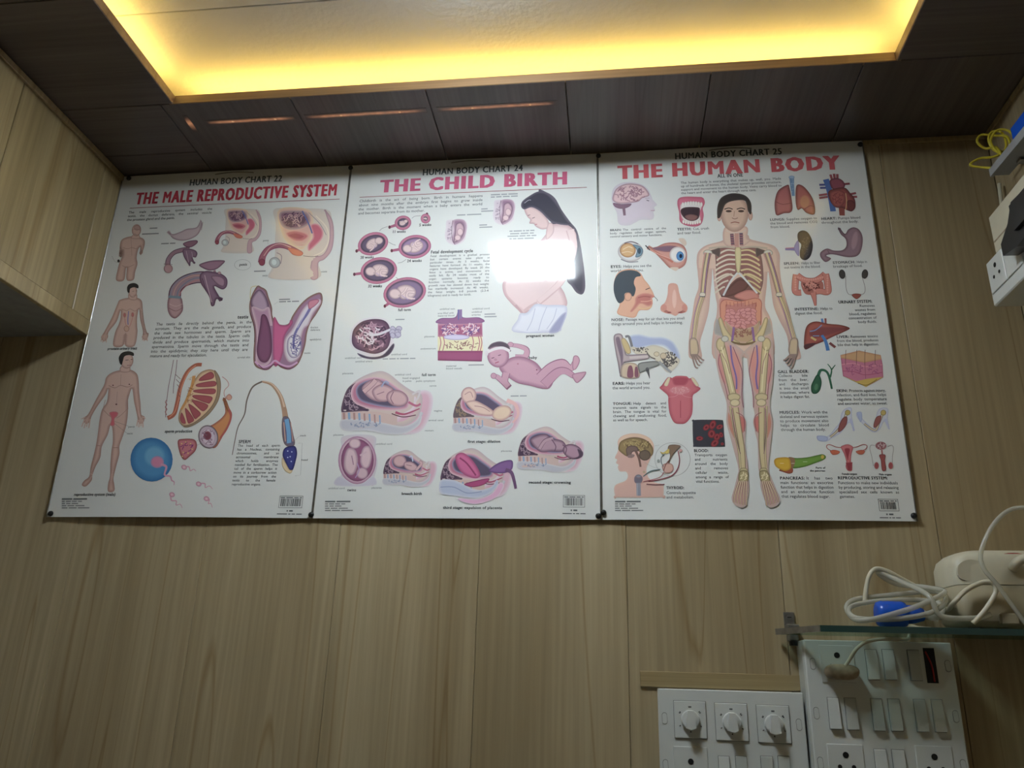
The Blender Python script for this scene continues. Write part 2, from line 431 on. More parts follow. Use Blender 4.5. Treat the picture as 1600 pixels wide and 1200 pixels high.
class Art:
    """flat print, traced in photo pixels and laid on the sheet"""
    S = (0, 0, 1)
    white = 200

    def __init__(s, name, label=None): s.v, s.f, s.c, s.k, s.name, s.label = [], [], [], 0, name, label

    def P(s, t):
        if isinstance(t, str): t = [tuple(float(q) for q in p.split(',')) for p in t.split()]
        x0, y0, k = Art.S
        out = []
        for a, b in t:
            p = px(x0 + a / k, y0 + b / k, -.005); out.append((p[0], p[2]))
        return out

    def add(s, pts, cols, faces):
        i = len(s.v); off = .00035 + s.k * .000004
        for (x, z) in pts: s.v.append((x, surf(x, z) - off, z + ZO))
        s.c += cols; s.f += [tuple(i + q for q in f) for f in faces]

    def ink(s, c):
        w = lin(Art.white); g = sum(c) / 3; return tuple(min(lin((q * .85 + g * .15) * .93 + 13) / w * .78, .9) for q in c)  # print dulled and lifted: haze over the charts put into the colour

    def fill(s, P, fill, edge=None, w=0):
        s.k += 1; n = len(P)
        A = sum(P[i - 1][0] * P[i][1] - P[i][0] * P[i - 1][1] for i in range(n)) / 2
        if A < 0: P = P[::-1]
        fc = s.ink(fill)
        if edge is None:
            tri = tessellate_polygon([[Vector((a, b, 0)) for a, b in P]]); s.add(P, [fc] * n, tri); return
        per = sum(math.hypot(P[i][0] - P[i - 1][0], P[i][1] - P[i - 1][1]) for i in range(n))
        tri = tessellate_polygon([[Vector((a, b, 0)) for a, b in P]]); s.add(P, [fc] * n, tri); s.k += 1
        w = min(w, .6 * abs(A) / per); ec = s.ink(edge); Q = []
        for i in range(n):
            ax, ay = P[i - 1]; bx, by = P[(i + 1) % n]; dx, dy = bx - ax, by - ay; L = math.hypot(dx, dy) or 1
            Q.append((P[i][0] - dy / L * w, P[i][1] + dx / L * w))
        s.add(P + Q, [ec] * n + [fc] * n, [(i, (i + 1) % n, n + (i + 1) % n, n + i) for i in range(n)])
        tri = tessellate_polygon([[Vector((a, b, 0)) for a, b in Q]]); s.add(Q, [fc] * n, tri)

    def m(s, w): return w / Art.S[2] * .0012      # crop units -> metres on the wall

    def b(s, t, fill, edge=None, w=10, smooth=True):
        P = s.P(t); s.fill(spline(P, True, 5) if smooth else P, fill, edge, s.m(w * 1.6)); return s

    def p(s, t, fill, edge=None, w=10): return s.b(t, fill, edge, w, False)

    def e(s, cx, cy, rx, ry, fill, edge=None, a=0, w=10, n=28):
        c, d = math.cos(math.radians(a)), math.sin(math.radians(a))
        P = s.P([(cx + rx * math.cos(t) * c - ry * math.sin(t) * d, cy + rx * math.cos(t) * d + ry * math.sin(t) * c)
                 for t in [2 * math.pi * i / n for i in range(n)]])
        s.fill(P, fill, edge, s.m(w * 1.5)); return s

    def l(s, t, wd, col, wd2=None, smooth=True):
        P = s.P(t); P = spline(P, False, 6) if smooth and len(P) > 2 else P
        s.k += 1; n = len(P); L, R = [], []
        for i in range(n):
            ax, ay = P[max(i - 1, 0)]; bx, by = P[min(i + 1, n - 1)]; dx, dy = bx - ax, by - ay; q = math.hypot(dx, dy) or 1
            h = s.m(wd + ((wd2 if wd2 is not None else wd) - wd) * i / (n - 1)) / 2
            L.append((P[i][0] - dy / q * h, P[i][1] + dx / q * h)); R.append((P[i][0] + dy / q * h, P[i][1] - dx / q * h))
        c = s.ink(col); s.add(L + R, [c] * 2 * n, [(i, i + 1, n + i + 1, n + i) for i in range(n - 1)]); return s

    def squig(s, cx, cy, rx, ry, n, wd, col, seed=1, ln=.5):
        """short wandering strokes inside an ellipse (folds, vessels, hatching)"""
        r = random.Random(seed)
        for _ in range(n):
            a = r.uniform(0, 6.28); q = math.sqrt(r.random()) * .85
            x, y, h = cx + rx * q * math.cos(a), cy + ry * q * math.sin(a), r.uniform(0, 6.28); pts = [(x, y)]
            for _ in range(4):
                h += r.uniform(-1.3, 1.3); st = min(rx, ry) * ln * .3
                x2, y2 = x + st * math.cos(h), y + st * math.sin(h)
                if ((x2 - cx) / rx) ** 2 + ((y2 - cy) / ry) ** 2 > .9: h += 2; continue
                x, y = x2, y2; pts.append((x, y))
            if len(pts) > 1: s.l(pts, wd, col)
        return s

    def done(s, poster):
        if not s.v: return None
        me = bpy.data.meshes.new(s.name)
        x0, z0 = poster.location[0], poster.location[2]; y0 = poster.location[1]
        me.from_pydata([(a - x0, b - y0, c - z0) for a, b, c in s.v], [], s.f)
        at = me.color_attributes.new('ink', 'FLOAT_COLOR', 'POINT')
        at.data.foreach_set('color', [q for c in s.c for q in (*c, 1)])
        me.materials.append(M['print'])
        o = bpy.data.objects.new(s.name, me); COL.objects.link(o); o.parent = poster
        if s.label: o['label'] = s.label
        return o


# glyph outlines of the built-in font
GL = {}


def glyph(ch, bold):
    k = (ch, bold)
    if k in GL: return GL[k]

    def grab(body):
        cu = bpy.data.curves.new('t', 'FONT'); cu.body = body; cu.size = 1; cu.resolution_u = 2
        cu.offset = 0 if ch in 'MWN' else (.007, .012, .02)[bold]
        ob = bpy.data.objects.new('t', cu); me = bpy.data.meshes.new_from_object(ob)
        V = [(v.co.x, v.co.y) for v in me.vertices]; F = [tuple(p.vertices) for p in me.polygons]
        bpy.data.objects.remove(ob); bpy.data.curves.remove(cu); bpy.data.meshes.remove(me); return V, F
    V, F = grab(ch) if ch != ' ' else ([], [])
    mx = lambda q: max(v[0] for v in q)
    adv = mx(grab('H' + ch + 'H')[0]) - mx(grab('HH')[0]) + (.11 if bold == 2 else .055 * bold)
    if bold == 1 and V:
        n = len(V); V0, F0 = V, F
        V = [(a + d, b) for d in (0, .03, .06) for a, b in V0]; F = [tuple(q + i * n for q in f) for i in range(3) for f in F0]
    if bold == 2 and V:         # heavy weight: overlaid copies shifted sideways
        n = len(V); V0, F0 = V, F; V, F = [], []
        for i, d in enumerate((0, .035, .07, .105)):
            V += [(a + d, b) for a, b in V0]; F += [tuple(q + i * n for q in f) for f in F0]
    GL[k] = (V, F, adv); return GL[k]


CAPH = max(v[1] for v in glyph('H', 0)[0])


def width(t, bold): return sum(glyph(c, bold)[2] for c in t) / CAPH


def text(art, t, x, z, cap, col, bold=0, fit=None, anchor='l', justify=None):
    """one line; x,z in sheet metres (baseline); cap = capital height in metres"""
    if t[0] == '#':             # print too small to read in the photograph: one soft bar per word, no letters
        full = fit or len(t) * cap * .8; u = full / len(t); q = art.ink(tuple(min(v + 34, 190) for v in col))
        if anchor == 'c': x -= full / 2
        for wd in t.split(' '):
            n = len(wd); art.add([(x, z), (x + u * n, z), (x + u * n, z + cap * .62), (x, z + cap * .62)], [q] * 4, [(0, 1, 2, 3)]); x += u * (n + 1)
        return
    nat = width(t, bold) * cap; sx = 1.0; gap = 0
    if fit: sx = fit / nat
    elif justify:
        if nat > justify: sx = justify / nat
        elif ' ' in t: gap = (justify - nat) / t.count(' ')
    if anchor == 'c': x -= nat * sx / 2
    if anchor == 'r': x -= nat * sx
    c = art.ink(col); k = cap / CAPH
    for ch in t:
        V, F, adv = glyph(ch, bold)
        art.add([(x + a * k * sx, z + b * k) for a, b in V], [c] * len(V), F)
        x += adv * k * sx + (gap if ch == ' ' else 0)


INK = (62, 66, 70)


def para(host, lines, xl, yb, xr, yl, cap=.62, col=INK, head=None, anchor='j'):
    """justified paragraph: first baseline starts at pixel (xl, yb) and ends at xr; last baseline at pixel height yl"""
    art = Art('text_block')
    a, b = px(xl, yb, -.005), px(xr, yb, -.005); n = len(lines)
    pitch = (a[2] - px(xl, yl, -.005)[2]) / (n - 1) if n > 1 else .0085
    Wd = b[0] - a[0]
    for i, t in enumerate(lines):
        z = a[2] - i * pitch; x = a[0]; rest = Wd
        if head and i == 0:
            hw = width(head + ' ', 1) * cap * pitch; text(art, head, x, z, cap * pitch, col, 1)
            x += hw; rest -= hw
        if not t: continue
        if anchor == 'r': text(art, t, b[0], z, cap * pitch, col, 0, anchor='r')
        elif i == n - 1: text(art, t, x, z, cap * pitch, col, 0, fit=rest if width(t, 0) * cap * pitch > rest else None)
        else: text(art, t, x, z, cap * pitch, col, 0, justify=rest)
    art.done(posters[host.k_poster])


def at(art, t, x, y, cap, col=INK, bold=0, x2=None, anchor='l'):
    """single line at a pixel; cap in pixels; x2 = pixel where the line should end"""
    a = px(x, y, -.005); fit = None
    cap = px(x, y - cap, -.005)[2] - a[2]
    if x2 is not None: fit = px(x2, y, -.005)[0] - a[0]
    if art.name in ('body_text', 'captions'):
        q = Art('caption'); text(q, t, a[0], a[2], cap, col, bold, fit, anchor); q.done(posters[art.k_poster])
    else: text(art, t, a[0], a[2], cap, col, bold, fit, anchor)


posters = []
PLAB = ['laminated anatomy chart of the male reproductive system, next to the overhead cabinet',
        'laminated anatomy chart headed THE CHILD BIRTH, middle of the three charts',
        'laminated anatomy chart headed THE HUMAN BODY, with a standing figure showing skeleton and organs']
for k in range(3):
    po = empty('wall_chart', (PX[k] + .25, -.003, ZO), PLAB[k], 'poster', 'laminated wall charts')
    posters.append(po)
    nu, nv = 28, 40; V, F = [], []
    g = .0012
    for side in (0, 1):
        for j in range(nv + 1):
            for i in range(nu + 1):
                x = PX[k] + g + (.5 - 2 * g) * i / nu; z = PH * j / nv
                V.append((x, surf(x, z) + side * .0009, z + ZO))
    N = (nu + 1) * (nv + 1)
    for j in range(nv):
        for i in range(nu):
            a = j * (nu + 1) + i; F.append((a, a + 1, a + nu + 2, a + nu + 1)); F.append((N + a, N + a + nu + 1, N + a + nu + 2, N + a + 1))
    ring = [i for i in range(nu + 1)] + [j * (nu + 1) + nu for j in range(1, nv + 1)] + [nv * (nu + 1) + i for i in range(nu - 1, -1, -1)] + [j * (nu + 1) for j in range(nv - 1, 0, -1)]
    for a, b in zip(ring, ring[1:] + ring[:1]): F.append((b, a, N + a, N + b))
    mb = MB(); mb.v, mb.f = V, F
    mb.build('sheet', M['sheet'], po, smooth=False)
    # thin aluminium-look edging down both sides
    for xx in (PX[k] + g, PX[k] + .5 - g):
        pts = [(xx, surf(xx, PH * j / 12) - .0006, ZO + PH * j / 12) for j in range(13)]
        MB().tube(pts, .0010, 6).build('edge_strip', M['steel'], po)
    hx = [(337, 270, 397, 265), (705, 254, 765, 247), (1108, 238, 1174, 229)][k]
    a, b = px(hx[0], hx[1], -.009), px(hx[2], hx[3], -.009)
    pts = spline([(a[0] + (b[0] - a[0]) * t, -.0095, PH - .0085 + .0035 * math.sin(math.pi * t) + ZO) for t in (0, .1, .3, .5, .7, .9, 1)], n=4)
    MB().tube(pts, .0011, 6).build('hanging_cord', M['steel'], po, smooth=True)

RED = (196, 62, 92)
for k, (num, title, c, n0, n1, t0, t1, tb, rl) in enumerate((
        ('HUMAN BODY CHART 22', 'THE MALE REPRODUCTIVE SYSTEM', (188, 50, 66), (296, 291), 440, (211, 319.5), 525, 17.3, ((203, 326), 529)),
        ('HUMAN BODY CHART 24', 'THE CHILD BIRTH', (205, 88, 124), (660, 275), 817, (593, 301), 888, 18.5, ((562, 309), 917)),
        ('HUMAN BODY CHART 25', 'THE HUMAN BODY', (205, 84, 92), (1054, 250), 1223, (965, 280), 1315, 20, None))):
    Art.white = SH[k]
    h = Art('heading'); at(h, num, *n0, 9.2, (72, 80, 84), 1, n1); h.done(posters[k])
    h = Art('title', 'large red title lettering'); at(h, title, *t0, tb, c, 2, t1); h.done(posters[k])
    if rl:
        h = Art('rule'); Art.S = (0, 0, 1)
        a, b = px(rl[0][0], rl[0][1], -.005), px(rl[1], rl[0][1], -.005)
        n = 24; q = [a[0] + (b[0] - a[0]) * i / n for i in range(n + 1)]
        h.add([(x, a[2]) for x in q] + [(x, a[2] + .0013) for x in q], [h.ink((150, 70, 84))] * 2 * (n + 1), [(i, i + 1, n + 2 + i, n + 1 + i) for i in range(n)]); h.done(posters[k])


def imprint(k, x, y, bx, by):
    """publisher lines bottom left, bar code bottom right"""
    t = Art('imprint'); at(t, '######### ############', x, y, 3.6, INK, 1, x + 40)
    for i, (L, marks) in enumerate(((32, '### ##### ##### ####'), (26, '### #### ######'), (36, '#### ###### ########'), (44, '##### ####### ##########'))):
        at(t, marks, x, y + 3.4 * (i + 1), 2.6, (90, 92, 96), 0, x + L)
    t.done(posters[k])
    c = Art('bar_code'); Art.S = (0, 0, 1)
    a, b = px(bx, by, -.005), px(bx + 34, by + 19, -.005)
    R = lambda x0, z0, x1, z1, q: c.add([(x0, z0), (x1, z0), (x1, z1), (x0, z1)], [c.ink(q)] * 4, [(0, 1, 2, 3)])
    x0, x1, z1, z0 = a[0], b[0], a[2], b[2]; tk = .0007
    for q in ((x0, z0, x1, z0 + tk), (x0, z1 - tk, x1, z1), (x0, z0, x0 + tk, z1), (x1 - tk, z0, x1, z1)): R(*q, (90, 92, 95))
    r = random.Random(k); xx = x0 + .003
    while xx < x1 - .003:
        wd = r.choice((.0005, .0005, .001, .0014)); R(xx, z0 + .003, min(xx + wd, x1 - .003), z1 - .005, (45, 46, 50)); xx += wd + r.choice((.0005, .0007, .001))
    text(c, '#### ###### #### ##', x0 + .002, z1 - .004, .0026, INK, 0, x1 - x0 - .004)
    text(c, '# ###', (x0 + x1) / 2, z0 - .0065, .0042, INK, 0, .011, 'c')
    text(c, '######### ## ### #####', (x0 + x1) / 2, z0 - .0115, .0026, INK, 1, (x1 - x0) * 1.05, 'c')
    c.done(posters[k])


# ---- shared palettes (colours as printed)
SK, SKD = (206, 168, 156), (164, 122, 112)
PK, PKD = (200, 128, 150), (140, 70, 98)
PU, PUD = (140, 104, 128), (84, 56, 80)
DK = (76, 56, 78)
WHT = (206, 208, 208)


def new(k, name, frame, label=None):
    Art.white = SH[k]; Art.S = frame; f = Art(name, label); f.k_poster = k; return f


# ================= chart of the male system
A_, B_, C_, D_ = (70, 250, 4), (310, 250, 4), (70, 530, 4), (250, 530, 4)
t = new(0, 'body_text', A_)
para(t, ['The male reproductive system includes the', 'testis, the ductus deferens, the seminal vesicle', 'the prostate gland and the penis.'], 201, 334, 331, 345.5)
para(t, ['The testis lie directly behind the penis, in the', 'scrotum. They are the male gonads, and produce', 'the male sex hormones and sperm. Sperm are', 'produced in the tubules in the testis. Sperm cells',
         'divide and produce spermatids, which mature into', 'spermatozoa. Sperm move through the testis and', 'into the epididymis; they stay here until they are', 'mature and ready for ejaculation.'], 244, 509, 393, 558.5)
at(t, 'testis', 371, 498, 5.2, INK, 1, 388)
para(t, ['The head of each sperm', 'has a Nucleus, containing', 'chromosomes, and an', 'acrosomal membrane', 'which holds enzymes', 'needed for fertilization. The', 'tail of the sperm helps it', 'move in a corkscrew action',
         'on its journey from the', 'testis to the female', 'reproductive organs.'], 372, 698.5, 438, 759)
at(t, 'SPERM', 373, 693, 5, INK, 1, 392)
t.done(posters[0])
t = new(0, 'captions', A_)
for q in (('prostate-urinary tract', 168, 547, 4, 214), ('reproductive system (male)', 116, 775, 4.4, 182), ('sperm production', 258, 676.5, 4.6, 301)): at(t, q[0], q[1], q[2], q[3], INK, 1, q[4])
for q in (('#######', 234, 358, 246), ('############', 222, 367, 248), ('####### #####', 252, 382, 274), ('penis', 411, 377.5, 420), ('##########', 397, 425, 415), ('testis', 410, 432, 418), ('prostate', 497, 426, 511),
          ('#########', 436, 469, 453), ('###### ### ######', 436, 472.5, 467), ('ductus', 485, 513, 497), ('deferens', 485, 517, 500), ('epididymis', 484, 532, 502), ('testis', 475, 553, 485), ('scrotal skin', 371, 560, 391), ('neck', 469, 682, 478), ('head', 471, 720, 481),
          ('penis', 201, 668.5, 211), ('testis', 199, 679, 208)): at(t, q[0], q[1], q[2], 2.9, (96, 98, 102), 0, q[3])
at(t, 'penis', 374, 415.5, 4, INK, 1, 386)
Art.S = B_
t.l('405,505 430,505 437,530', 1.2, (140, 140, 144)).l('470,905 500,885', 1.2, (140, 140, 144))
for i in range(24):
    a0, a1 = i * math.pi / 12, (i + 1) * math.pi / 12
    t.l([(277 + 51 * math.cos(a0), 656 + 33 * math.sin(a0)), (277 + 51 * math.cos(a1), 656 + 33 * math.sin(a1))], 1.6, (120, 122, 126))
t.done(posters[0])
# three standing figures
f = new(0, 'figure_drawing', A_, 'small drawing of a head and torso')
f.b('500,488 545,478 600,485 625,505 622,545 605,590 596,588 598,545 585,560 575,610 580,650 566,700 555,750 513,750 513,680 508,680 495,752 447,752 455,690 468,640 485,600 485,560 480,605 470,600 470,540 478,505', SK, SKD, 14)
f.b('550,470 590,470 592,492 545,492', SK, SKD, 6).e(574, 440, 29, 37, SK, SKD, 6, 12)
f.e(578, 425, 20, 16, (190, 150, 142), (160, 118, 116), 0, 8).l('545,440 570,432 600,440', 2, (150, 100, 104)).l('560,460 580,470 592,462', 2, (140, 96, 94))
f.l('488,548 520,556 545,548 575,556 600,540', 3, SKD).l('540,490 545,600', 2, SKD).l('485,660 515,672 560,655', 3, SKD).e(462, 632, 8, 10, (60, 50, 50)).l('420,600 440,635 465,640', 1.5, (130, 128, 128))
f.done(posters[0])
f = new(0, 'figure_drawing', A_, 'drawing of a man showing the urinary tract')
f.b('520,862 560,858 605,878 614,940 622,1010 638,1075 650,1085 640,1122 622,1125 608,1110 615,1075 598,1000 590,930 578,985 578,1040 580,1080 562,1162 505,1162 505,1090 490,1162 430,1162 440,1080 462,1030 475,985 474,940 450,1010 400,1075 395,1110 372,1135 352,1110 372,1075 420,985 455,900 470,875', SK, SKD, 14)
f.b('525,840 575,840 572,875 530,872', SK, SKD, 6).e(550, 822, 28, 38, SK, SKD, 0, 10).b('518,825 516,795 530,776 560,770 584,782 584,803 560,796 535,806 530,830', (44, 40, 42))
f.l('548,822 560,820', 2.5, (90, 70, 70)).l('568,820 578,818', 2.5, (90, 70, 70)).l('555,846 572,844', 2.5, (150, 90, 90))
f.l('480,930 510,942 535,932 565,945 592,925', 3, SKD).l('525,945 520,1000 522,1030', 5, (96, 110, 190)).e(500, 970, 9, 15, (196, 110, 110), SKD).e(550, 968, 9, 15, (196, 110, 110), SKD)
f.l('500,985 505,1020 515,1045', 2.5, (200, 90, 100)).l('550,985 540,1020 530,1045', 2.5, (200, 90, 100)).e(512, 1055, 17, 19, (205, 160, 140), (160, 100, 90), 0, 6)
for i in range(4):
    f.l([(362 + i * 9, 1092), (352 + i * 11, 1135 + (i % 2) * 6)], 6, SK).l([(615 + i * 8, 1095), (612 + i * 10, 1128 + (i % 2) * 5)], 6, SK)
f.done(posters[0])
f = new(0, 'figure_drawing', C_, 'tall drawing of a standing man')
f.b('470,195 530,190 575,215 588,260 592,330 600,400 605,470 625,485 620,520 600,530 585,515 580,480 560,390 548,310 530,350 520,400 522,460 512,540 490,610 470,670 470,720 450,800 435,870 440,910 442,945 425,958 400,950 402,900 412,860 414,780 420,700 428,640 425,560 412,540 395,600 360,670 350,740 320,800 302,850 296,885 260,922 235,912 250,885 280,860 290,800 310,720 325,650 335,580 345,500 360,440 390,390 398,310 380,350 330,420 295,480 285,510 265,530 245,515 250,490 275,465 320,380 370,290 385,240 420,210', SK, SKD, 17)
f.b('478,170 530,165 530,205 475,205', SK, SKD, 8).e(515, 135, 40, 50, SK, SKD, 8, 12)
f.b('470,150 464,115 485,85 525,76 555,86 556,105 530,100 500,108 490,135 482,160', (40, 37, 40)).l('505,132 525,130', 4, (84, 64, 64)).l('538,128 550,126', 4, (84, 64, 64)).l('515,165 542,162', 4, (150, 96, 96)).l('530,132 536,150 528,153', 2, SKD)
f.l('400,290 440,305 475,290 520,300 550,285', 4, SKD).e(428, 289, 5, 4, (110, 70, 70)).e(530, 283, 5, 4, (110, 70, 70)).l('478,220 475,290', 2, SKD).e(449, 408, 6, 5, (110, 66, 60)).l('455,330 450,400', 2, SKD)
f.l('365,440 400,475 430,495', 3, SKD).l('515,440 480,475 450,495', 3, SKD).b('405,462 435,452 460,460 455,482 438,500 440,535 425,545 410,535 418,500', (214, 96, 110), (190, 130, 124), 8)
f.l('440,515 525,545', 1.4, (110, 104, 104)).l('440,530 515,588', 1.4, (110, 104, 104)).l('325,665 350,668', 4, SKD).l('425,680 465,680', 4, SKD).l('380,380 365,440', 3, SKD).l('520,350 522,440', 3, SKD)
for i in range(4):
    f.l([(252 + i * 11, 500), (232 + i * 15, 548 + (i % 2) * 9)], 9, SK, 6).l([(585 + i * 10, 505), (578 + i * 13, 545 + (i % 2) * 8)], 9, SK, 6)
f.l('255,488 230,500', 8, SK, 5).l('612,485 632,498', 8, SK, 5)
f.done(posters[0])
# organs, upper row
f = new(0, 'organ_drawing', A_, 'drawing of the organ with bladder, smaller')
f.b('770,445 800,465 850,450 890,432 950,422 975,380 985,400 975,440 950,475 900,500 850,505 800,490', (190, 168, 176), (140, 112, 126), 14).b('865,525 900,508 950,503 955,520 920,545 885,545', (140, 96, 116), PUD, 8)
f.l('975,375 968,430', 4, (176, 158, 160)).l('990,390 980,440', 5, (176, 158, 160)).l('905,560 870,562 810,580 775,620 770,660', 36, PUD).l('905,560 870,562 810,580 775,620 770,660', 26, (150, 112, 128))
f.e(773, 680, 28, 28, (176, 134, 138), (130, 90, 98), 20, 8).b('865,560 900,555 940,565 955,585 945,610 925,610 940,650 915,635 908,665 890,640 868,600', (130, 98, 122), PUD, 12).l('885,570 900,640', 3, (190, 160, 176)).l('920,575 925,610', 3, (180, 150, 168)).l('745,650 800,655', 3, (110, 74, 86))
f.done(posters[0])
f = new(0, 'organ_drawing', A_, 'drawing of the organ with bladder, larger')
f.b('965,660 1000,640 1060,628 1125,630 1110,655 1070,685 1020,690', (150, 108, 130), PUD, 14).l('1060,690 1065,705', 16, (150, 112, 130))
f.l('1010,735 950,735 870,760 820,810 812,880', 88, PUD).l('1010,735 950,735 870,760 820,810 812,880', 72, (152, 120, 134)).l('990,722 930,725 860,755 815,810 800,880', 5, (200, 150, 130)).l('1000,740 940,740 880,770 835,820 825,880', 5, (90, 120, 150)).l('1000,752 945,755 890,785 850,830 840,880', 4, (196, 110, 110)).l('985,710 920,712 840,750 795,805 785,870', 4, (100, 130, 160))
f.b('772,870 800,850 850,860 862,890 862,945 820,990 785,975 768,930', (178, 138, 142), (120, 80, 92), 14).l('775,855 850,860', 18, (110, 132, 150)).l('775,925 820,945 860,925', 4, (130, 90, 98)).l('780,900 820,915 860,900', 3, (205, 170, 172))
f.b('970,720 1005,695 1060,700 1110,715 1140,745 1138,790 1110,810 1060,790 1090,850 1110,880 1075,870 1060,910 1040,910 1030,860 1000,810 975,770', (128, 96, 122), PUD, 16).b('1040,730 1090,725 1125,748 1120,790 1080,780', (156, 118, 140), (90, 62, 84), 8).l('1000,720 1020,800 1045,890', 5, (184, 152, 168)).l('985,740 1010,820', 4, (80, 54, 76)).e(1092, 707, 11, 9, (170, 130, 140), PUD)
f.done(posters[0])
# side sections

def pelvis(fr, lab, big):
    f = new(0, 'section_drawing', fr, lab)
    f.b('475,310 600,305 800,310 835,370 848,460 835,560 790,620 750,645 748,740 455,742 458,680 478,600 480,500 485,400', (206, 190, 178), (196, 186, 180), 26)
    f.b('790,310 835,370 848,460 835,560 790,620 750,645 748,738 700,738 712,620 780,590 815,520 820,420 800,350', (190, 150, 158), (160, 124, 138), 18)
    f.b('505,310 690,310 720,400 715,470 690,520 640,560 560,520 520,450', (206, 156, 150), (214, 190, 160), 18).b('512,330 600,318 680,330 700,390 640,430 560,435 515,400', (128, 88, 110), (180, 150, 150), 14)
    f.squig(600, 375, 85, 52, 26 if big else 16, 9, (92, 62, 84), 3, .9).squig(605, 375, 85, 50, 14, 5, (190, 150, 150), 5, .9)
    f.b('545,460 600,440 670,455 690,480 650,510 590,505', (190, 96, 110), (214, 160, 150), 12).b('560,470 610,455 665,475 640,498 590,492', (168, 74, 92), (196, 110, 120), 8)
    f.b('700,410 745,400 780,440 775,490 730,540 690,570 685,530 715,480', (196, 92, 116), (214, 160, 166), 12).l('650,320 690,400 712,460', 9, (88, 96, 160)).l('735,350 800,420 815,500 780,570 720,600', 8, (222, 206, 190)).l('690,330 760,400 800,470', 4, (140, 130, 140))
    f.l('395,640 405,600 440,555 500,535 560,545 640,585', 50, PKD, 34).l('395,635 410,595 445,553 505,532 560,545 640,582', 36, (158, 88, 104), 20).l('410,600 450,548 510,525 580,548', 7, (206, 150, 150)).e(398, 640, 20, 22, (140, 62, 78), (100, 44, 60), 0, 8)
    f.b('560,550 620,560 655,580 640,600 590,592', (206, 110, 90), (180, 88, 80), 8).e(478, 642, 36, 34, (176, 180, 178), (130, 120, 126), 0, 12).e(474, 640, 20, 22, (200, 208, 206), (150, 150, 156), 0, 6).l('490,580 520,600 515,650', 5, (150, 120, 128)).l('655,600 710,605 750,600', 3, (80, 50, 60))
    f.done(posters[0])


pelvis((310, 250, 4), 'large side section of the pelvis', True)
k_ = .62
pelvis((310 + (168 - 478 * k_) / 4, 250 + (312 - 310 * k_) / 4, 4 / k_), 'small side section of the pelvis', False)
# scrotum section
f = new(0, 'section_drawing', (310, 430, 4), 'drawing of a pair of testes cut open')
f.b('365,70 395,75 425,95 440,140 460,200 465,260 500,305 560,305 590,250 640,180 700,130 765,110 775,170 740,240 700,300 680,360 670,430 650,500 620,560 570,590 520,580 480,555 440,590 395,590 350,560 345,480 350,400 345,320 320,230 325,150', (150, 108, 138), (120, 84, 60), 12)
f.b('335,140 380,90 420,130 440,200 410,240 370,225 330,190', (170, 140, 164), PUD, 14).b('335,200 400,215 440,200 455,260 465,350 460,450 450,540 400,570 360,540 365,420 360,320', (176, 130, 158), (200, 170, 180), 12).b('395,250 425,255 450,330 460,420 455,500 425,545 385,535 365,480 372,400 385,320', (124, 72, 104), (90, 50, 78), 20)
f.b('470,270 510,310 560,310 575,280 590,300 540,380 530,480 500,560 470,540', (196, 86, 134), (160, 70, 110), 12)
f.b('650,215 710,160 760,150 765,180 720,240 690,310 660,340 640,420 640,500 600,540 560,540 535,480 540,400 590,330', (206, 196, 206), (170, 130, 150), 10).b('560,400 600,370 640,390 645,460 620,510 580,515 555,470', (214, 208, 214), (120, 96, 140), 10)
f.l('720,165 680,240 640,300 600,380 595,460', 22, (110, 104, 160), 14).squig(605, 430, 40, 80, 26, 4, (84, 76, 140), 8, .7).l('715,160 670,240 620,330', 4, (190, 180, 214)).b('690,165 740,150 755,165 720,200 690,210', (196, 120, 140), (140, 70, 100), 8)
f.l('355,540 400,575 450,560 480,535 520,560 570,570 620,545', 12, (200, 150, 190)).l('375,560 420,590 470,560 500,560 560,585 600,575', 5, (110, 50, 96)).l('325,150 330,80 365,68', 4, (200, 180, 110)).l('322,230 350,330 350,420', 3, (70, 50, 60))
f.done(posters[0])
# sperm production
f = new(0, 'cutaway_drawing', D_, 'cutaway drawing with wedge-shaped lobes')
f.l('86,130 70,220 55,300 45,380 40,420 38,490', 4, (120, 84, 96)).l('108,130 100,210 88,280 85,340', 4, (120, 84, 96)).l('45,380 36,395 46,410 36,425 46,440 36,455 44,475', 5, (170, 100, 100)).l('50,495 90,470 110,400 130,300 170,210 220,165 262,160', 30, (176, 92, 72), 24).l('60,490 95,455 115,390 140,290 180,205 225,165', 8, (214, 130, 100))
for i in range(6): f.l([(96 + i * 6, 220 + i * 32), (130 - i, 250 + i * 28)], 3, (110, 70, 84))
for i in range(9): f.l([(170 + i * 9, 255 - i * 6), (205 + i * 4, 240 - i * 2)], 2.5, (206, 180, 150))
f.b('235,230 270,200 320,190 360,215 378,280 370,360 330,440 270,500 200,545 150,545 120,510 125,450 160,380 190,300', (214, 176, 140), (150, 110, 84), 12).b('340,195 375,240 382,310 365,390 310,470 240,525 180,552 150,546 220,520 300,450 345,380 358,300', (150, 124, 100), (110, 84, 68), 8)
for q in ('255,240 315,205 340,225 325,250 250,262', '235,280 340,262 345,295 240,300', '220,318 340,310 335,345 225,335', '215,350 325,360 315,400 290,400 215,370', '200,380 300,410 280,450 250,440', '180,405 255,460 240,490 215,495', '160,430 215,500 195,525 175,520', '140,460 165,525 140,525 128,495'):
    f.b(q, (170, 76, 84), (136, 62, 74), 7)
f.l('215,230 200,300 165,390 135,440', 22, (206, 140, 80), 14).squig(190, 330, 30, 90, 16, 3, (150, 90, 60), 2, .6)
f.done(posters[0])
f = new(0, 'cutaway_drawing', D_, 'drawing of a tubule with a cut end')
f.l('390,235 420,260 430,290 405,320 405,355 430,380 450,365 435,345 415,360', 5, (190, 140, 140))
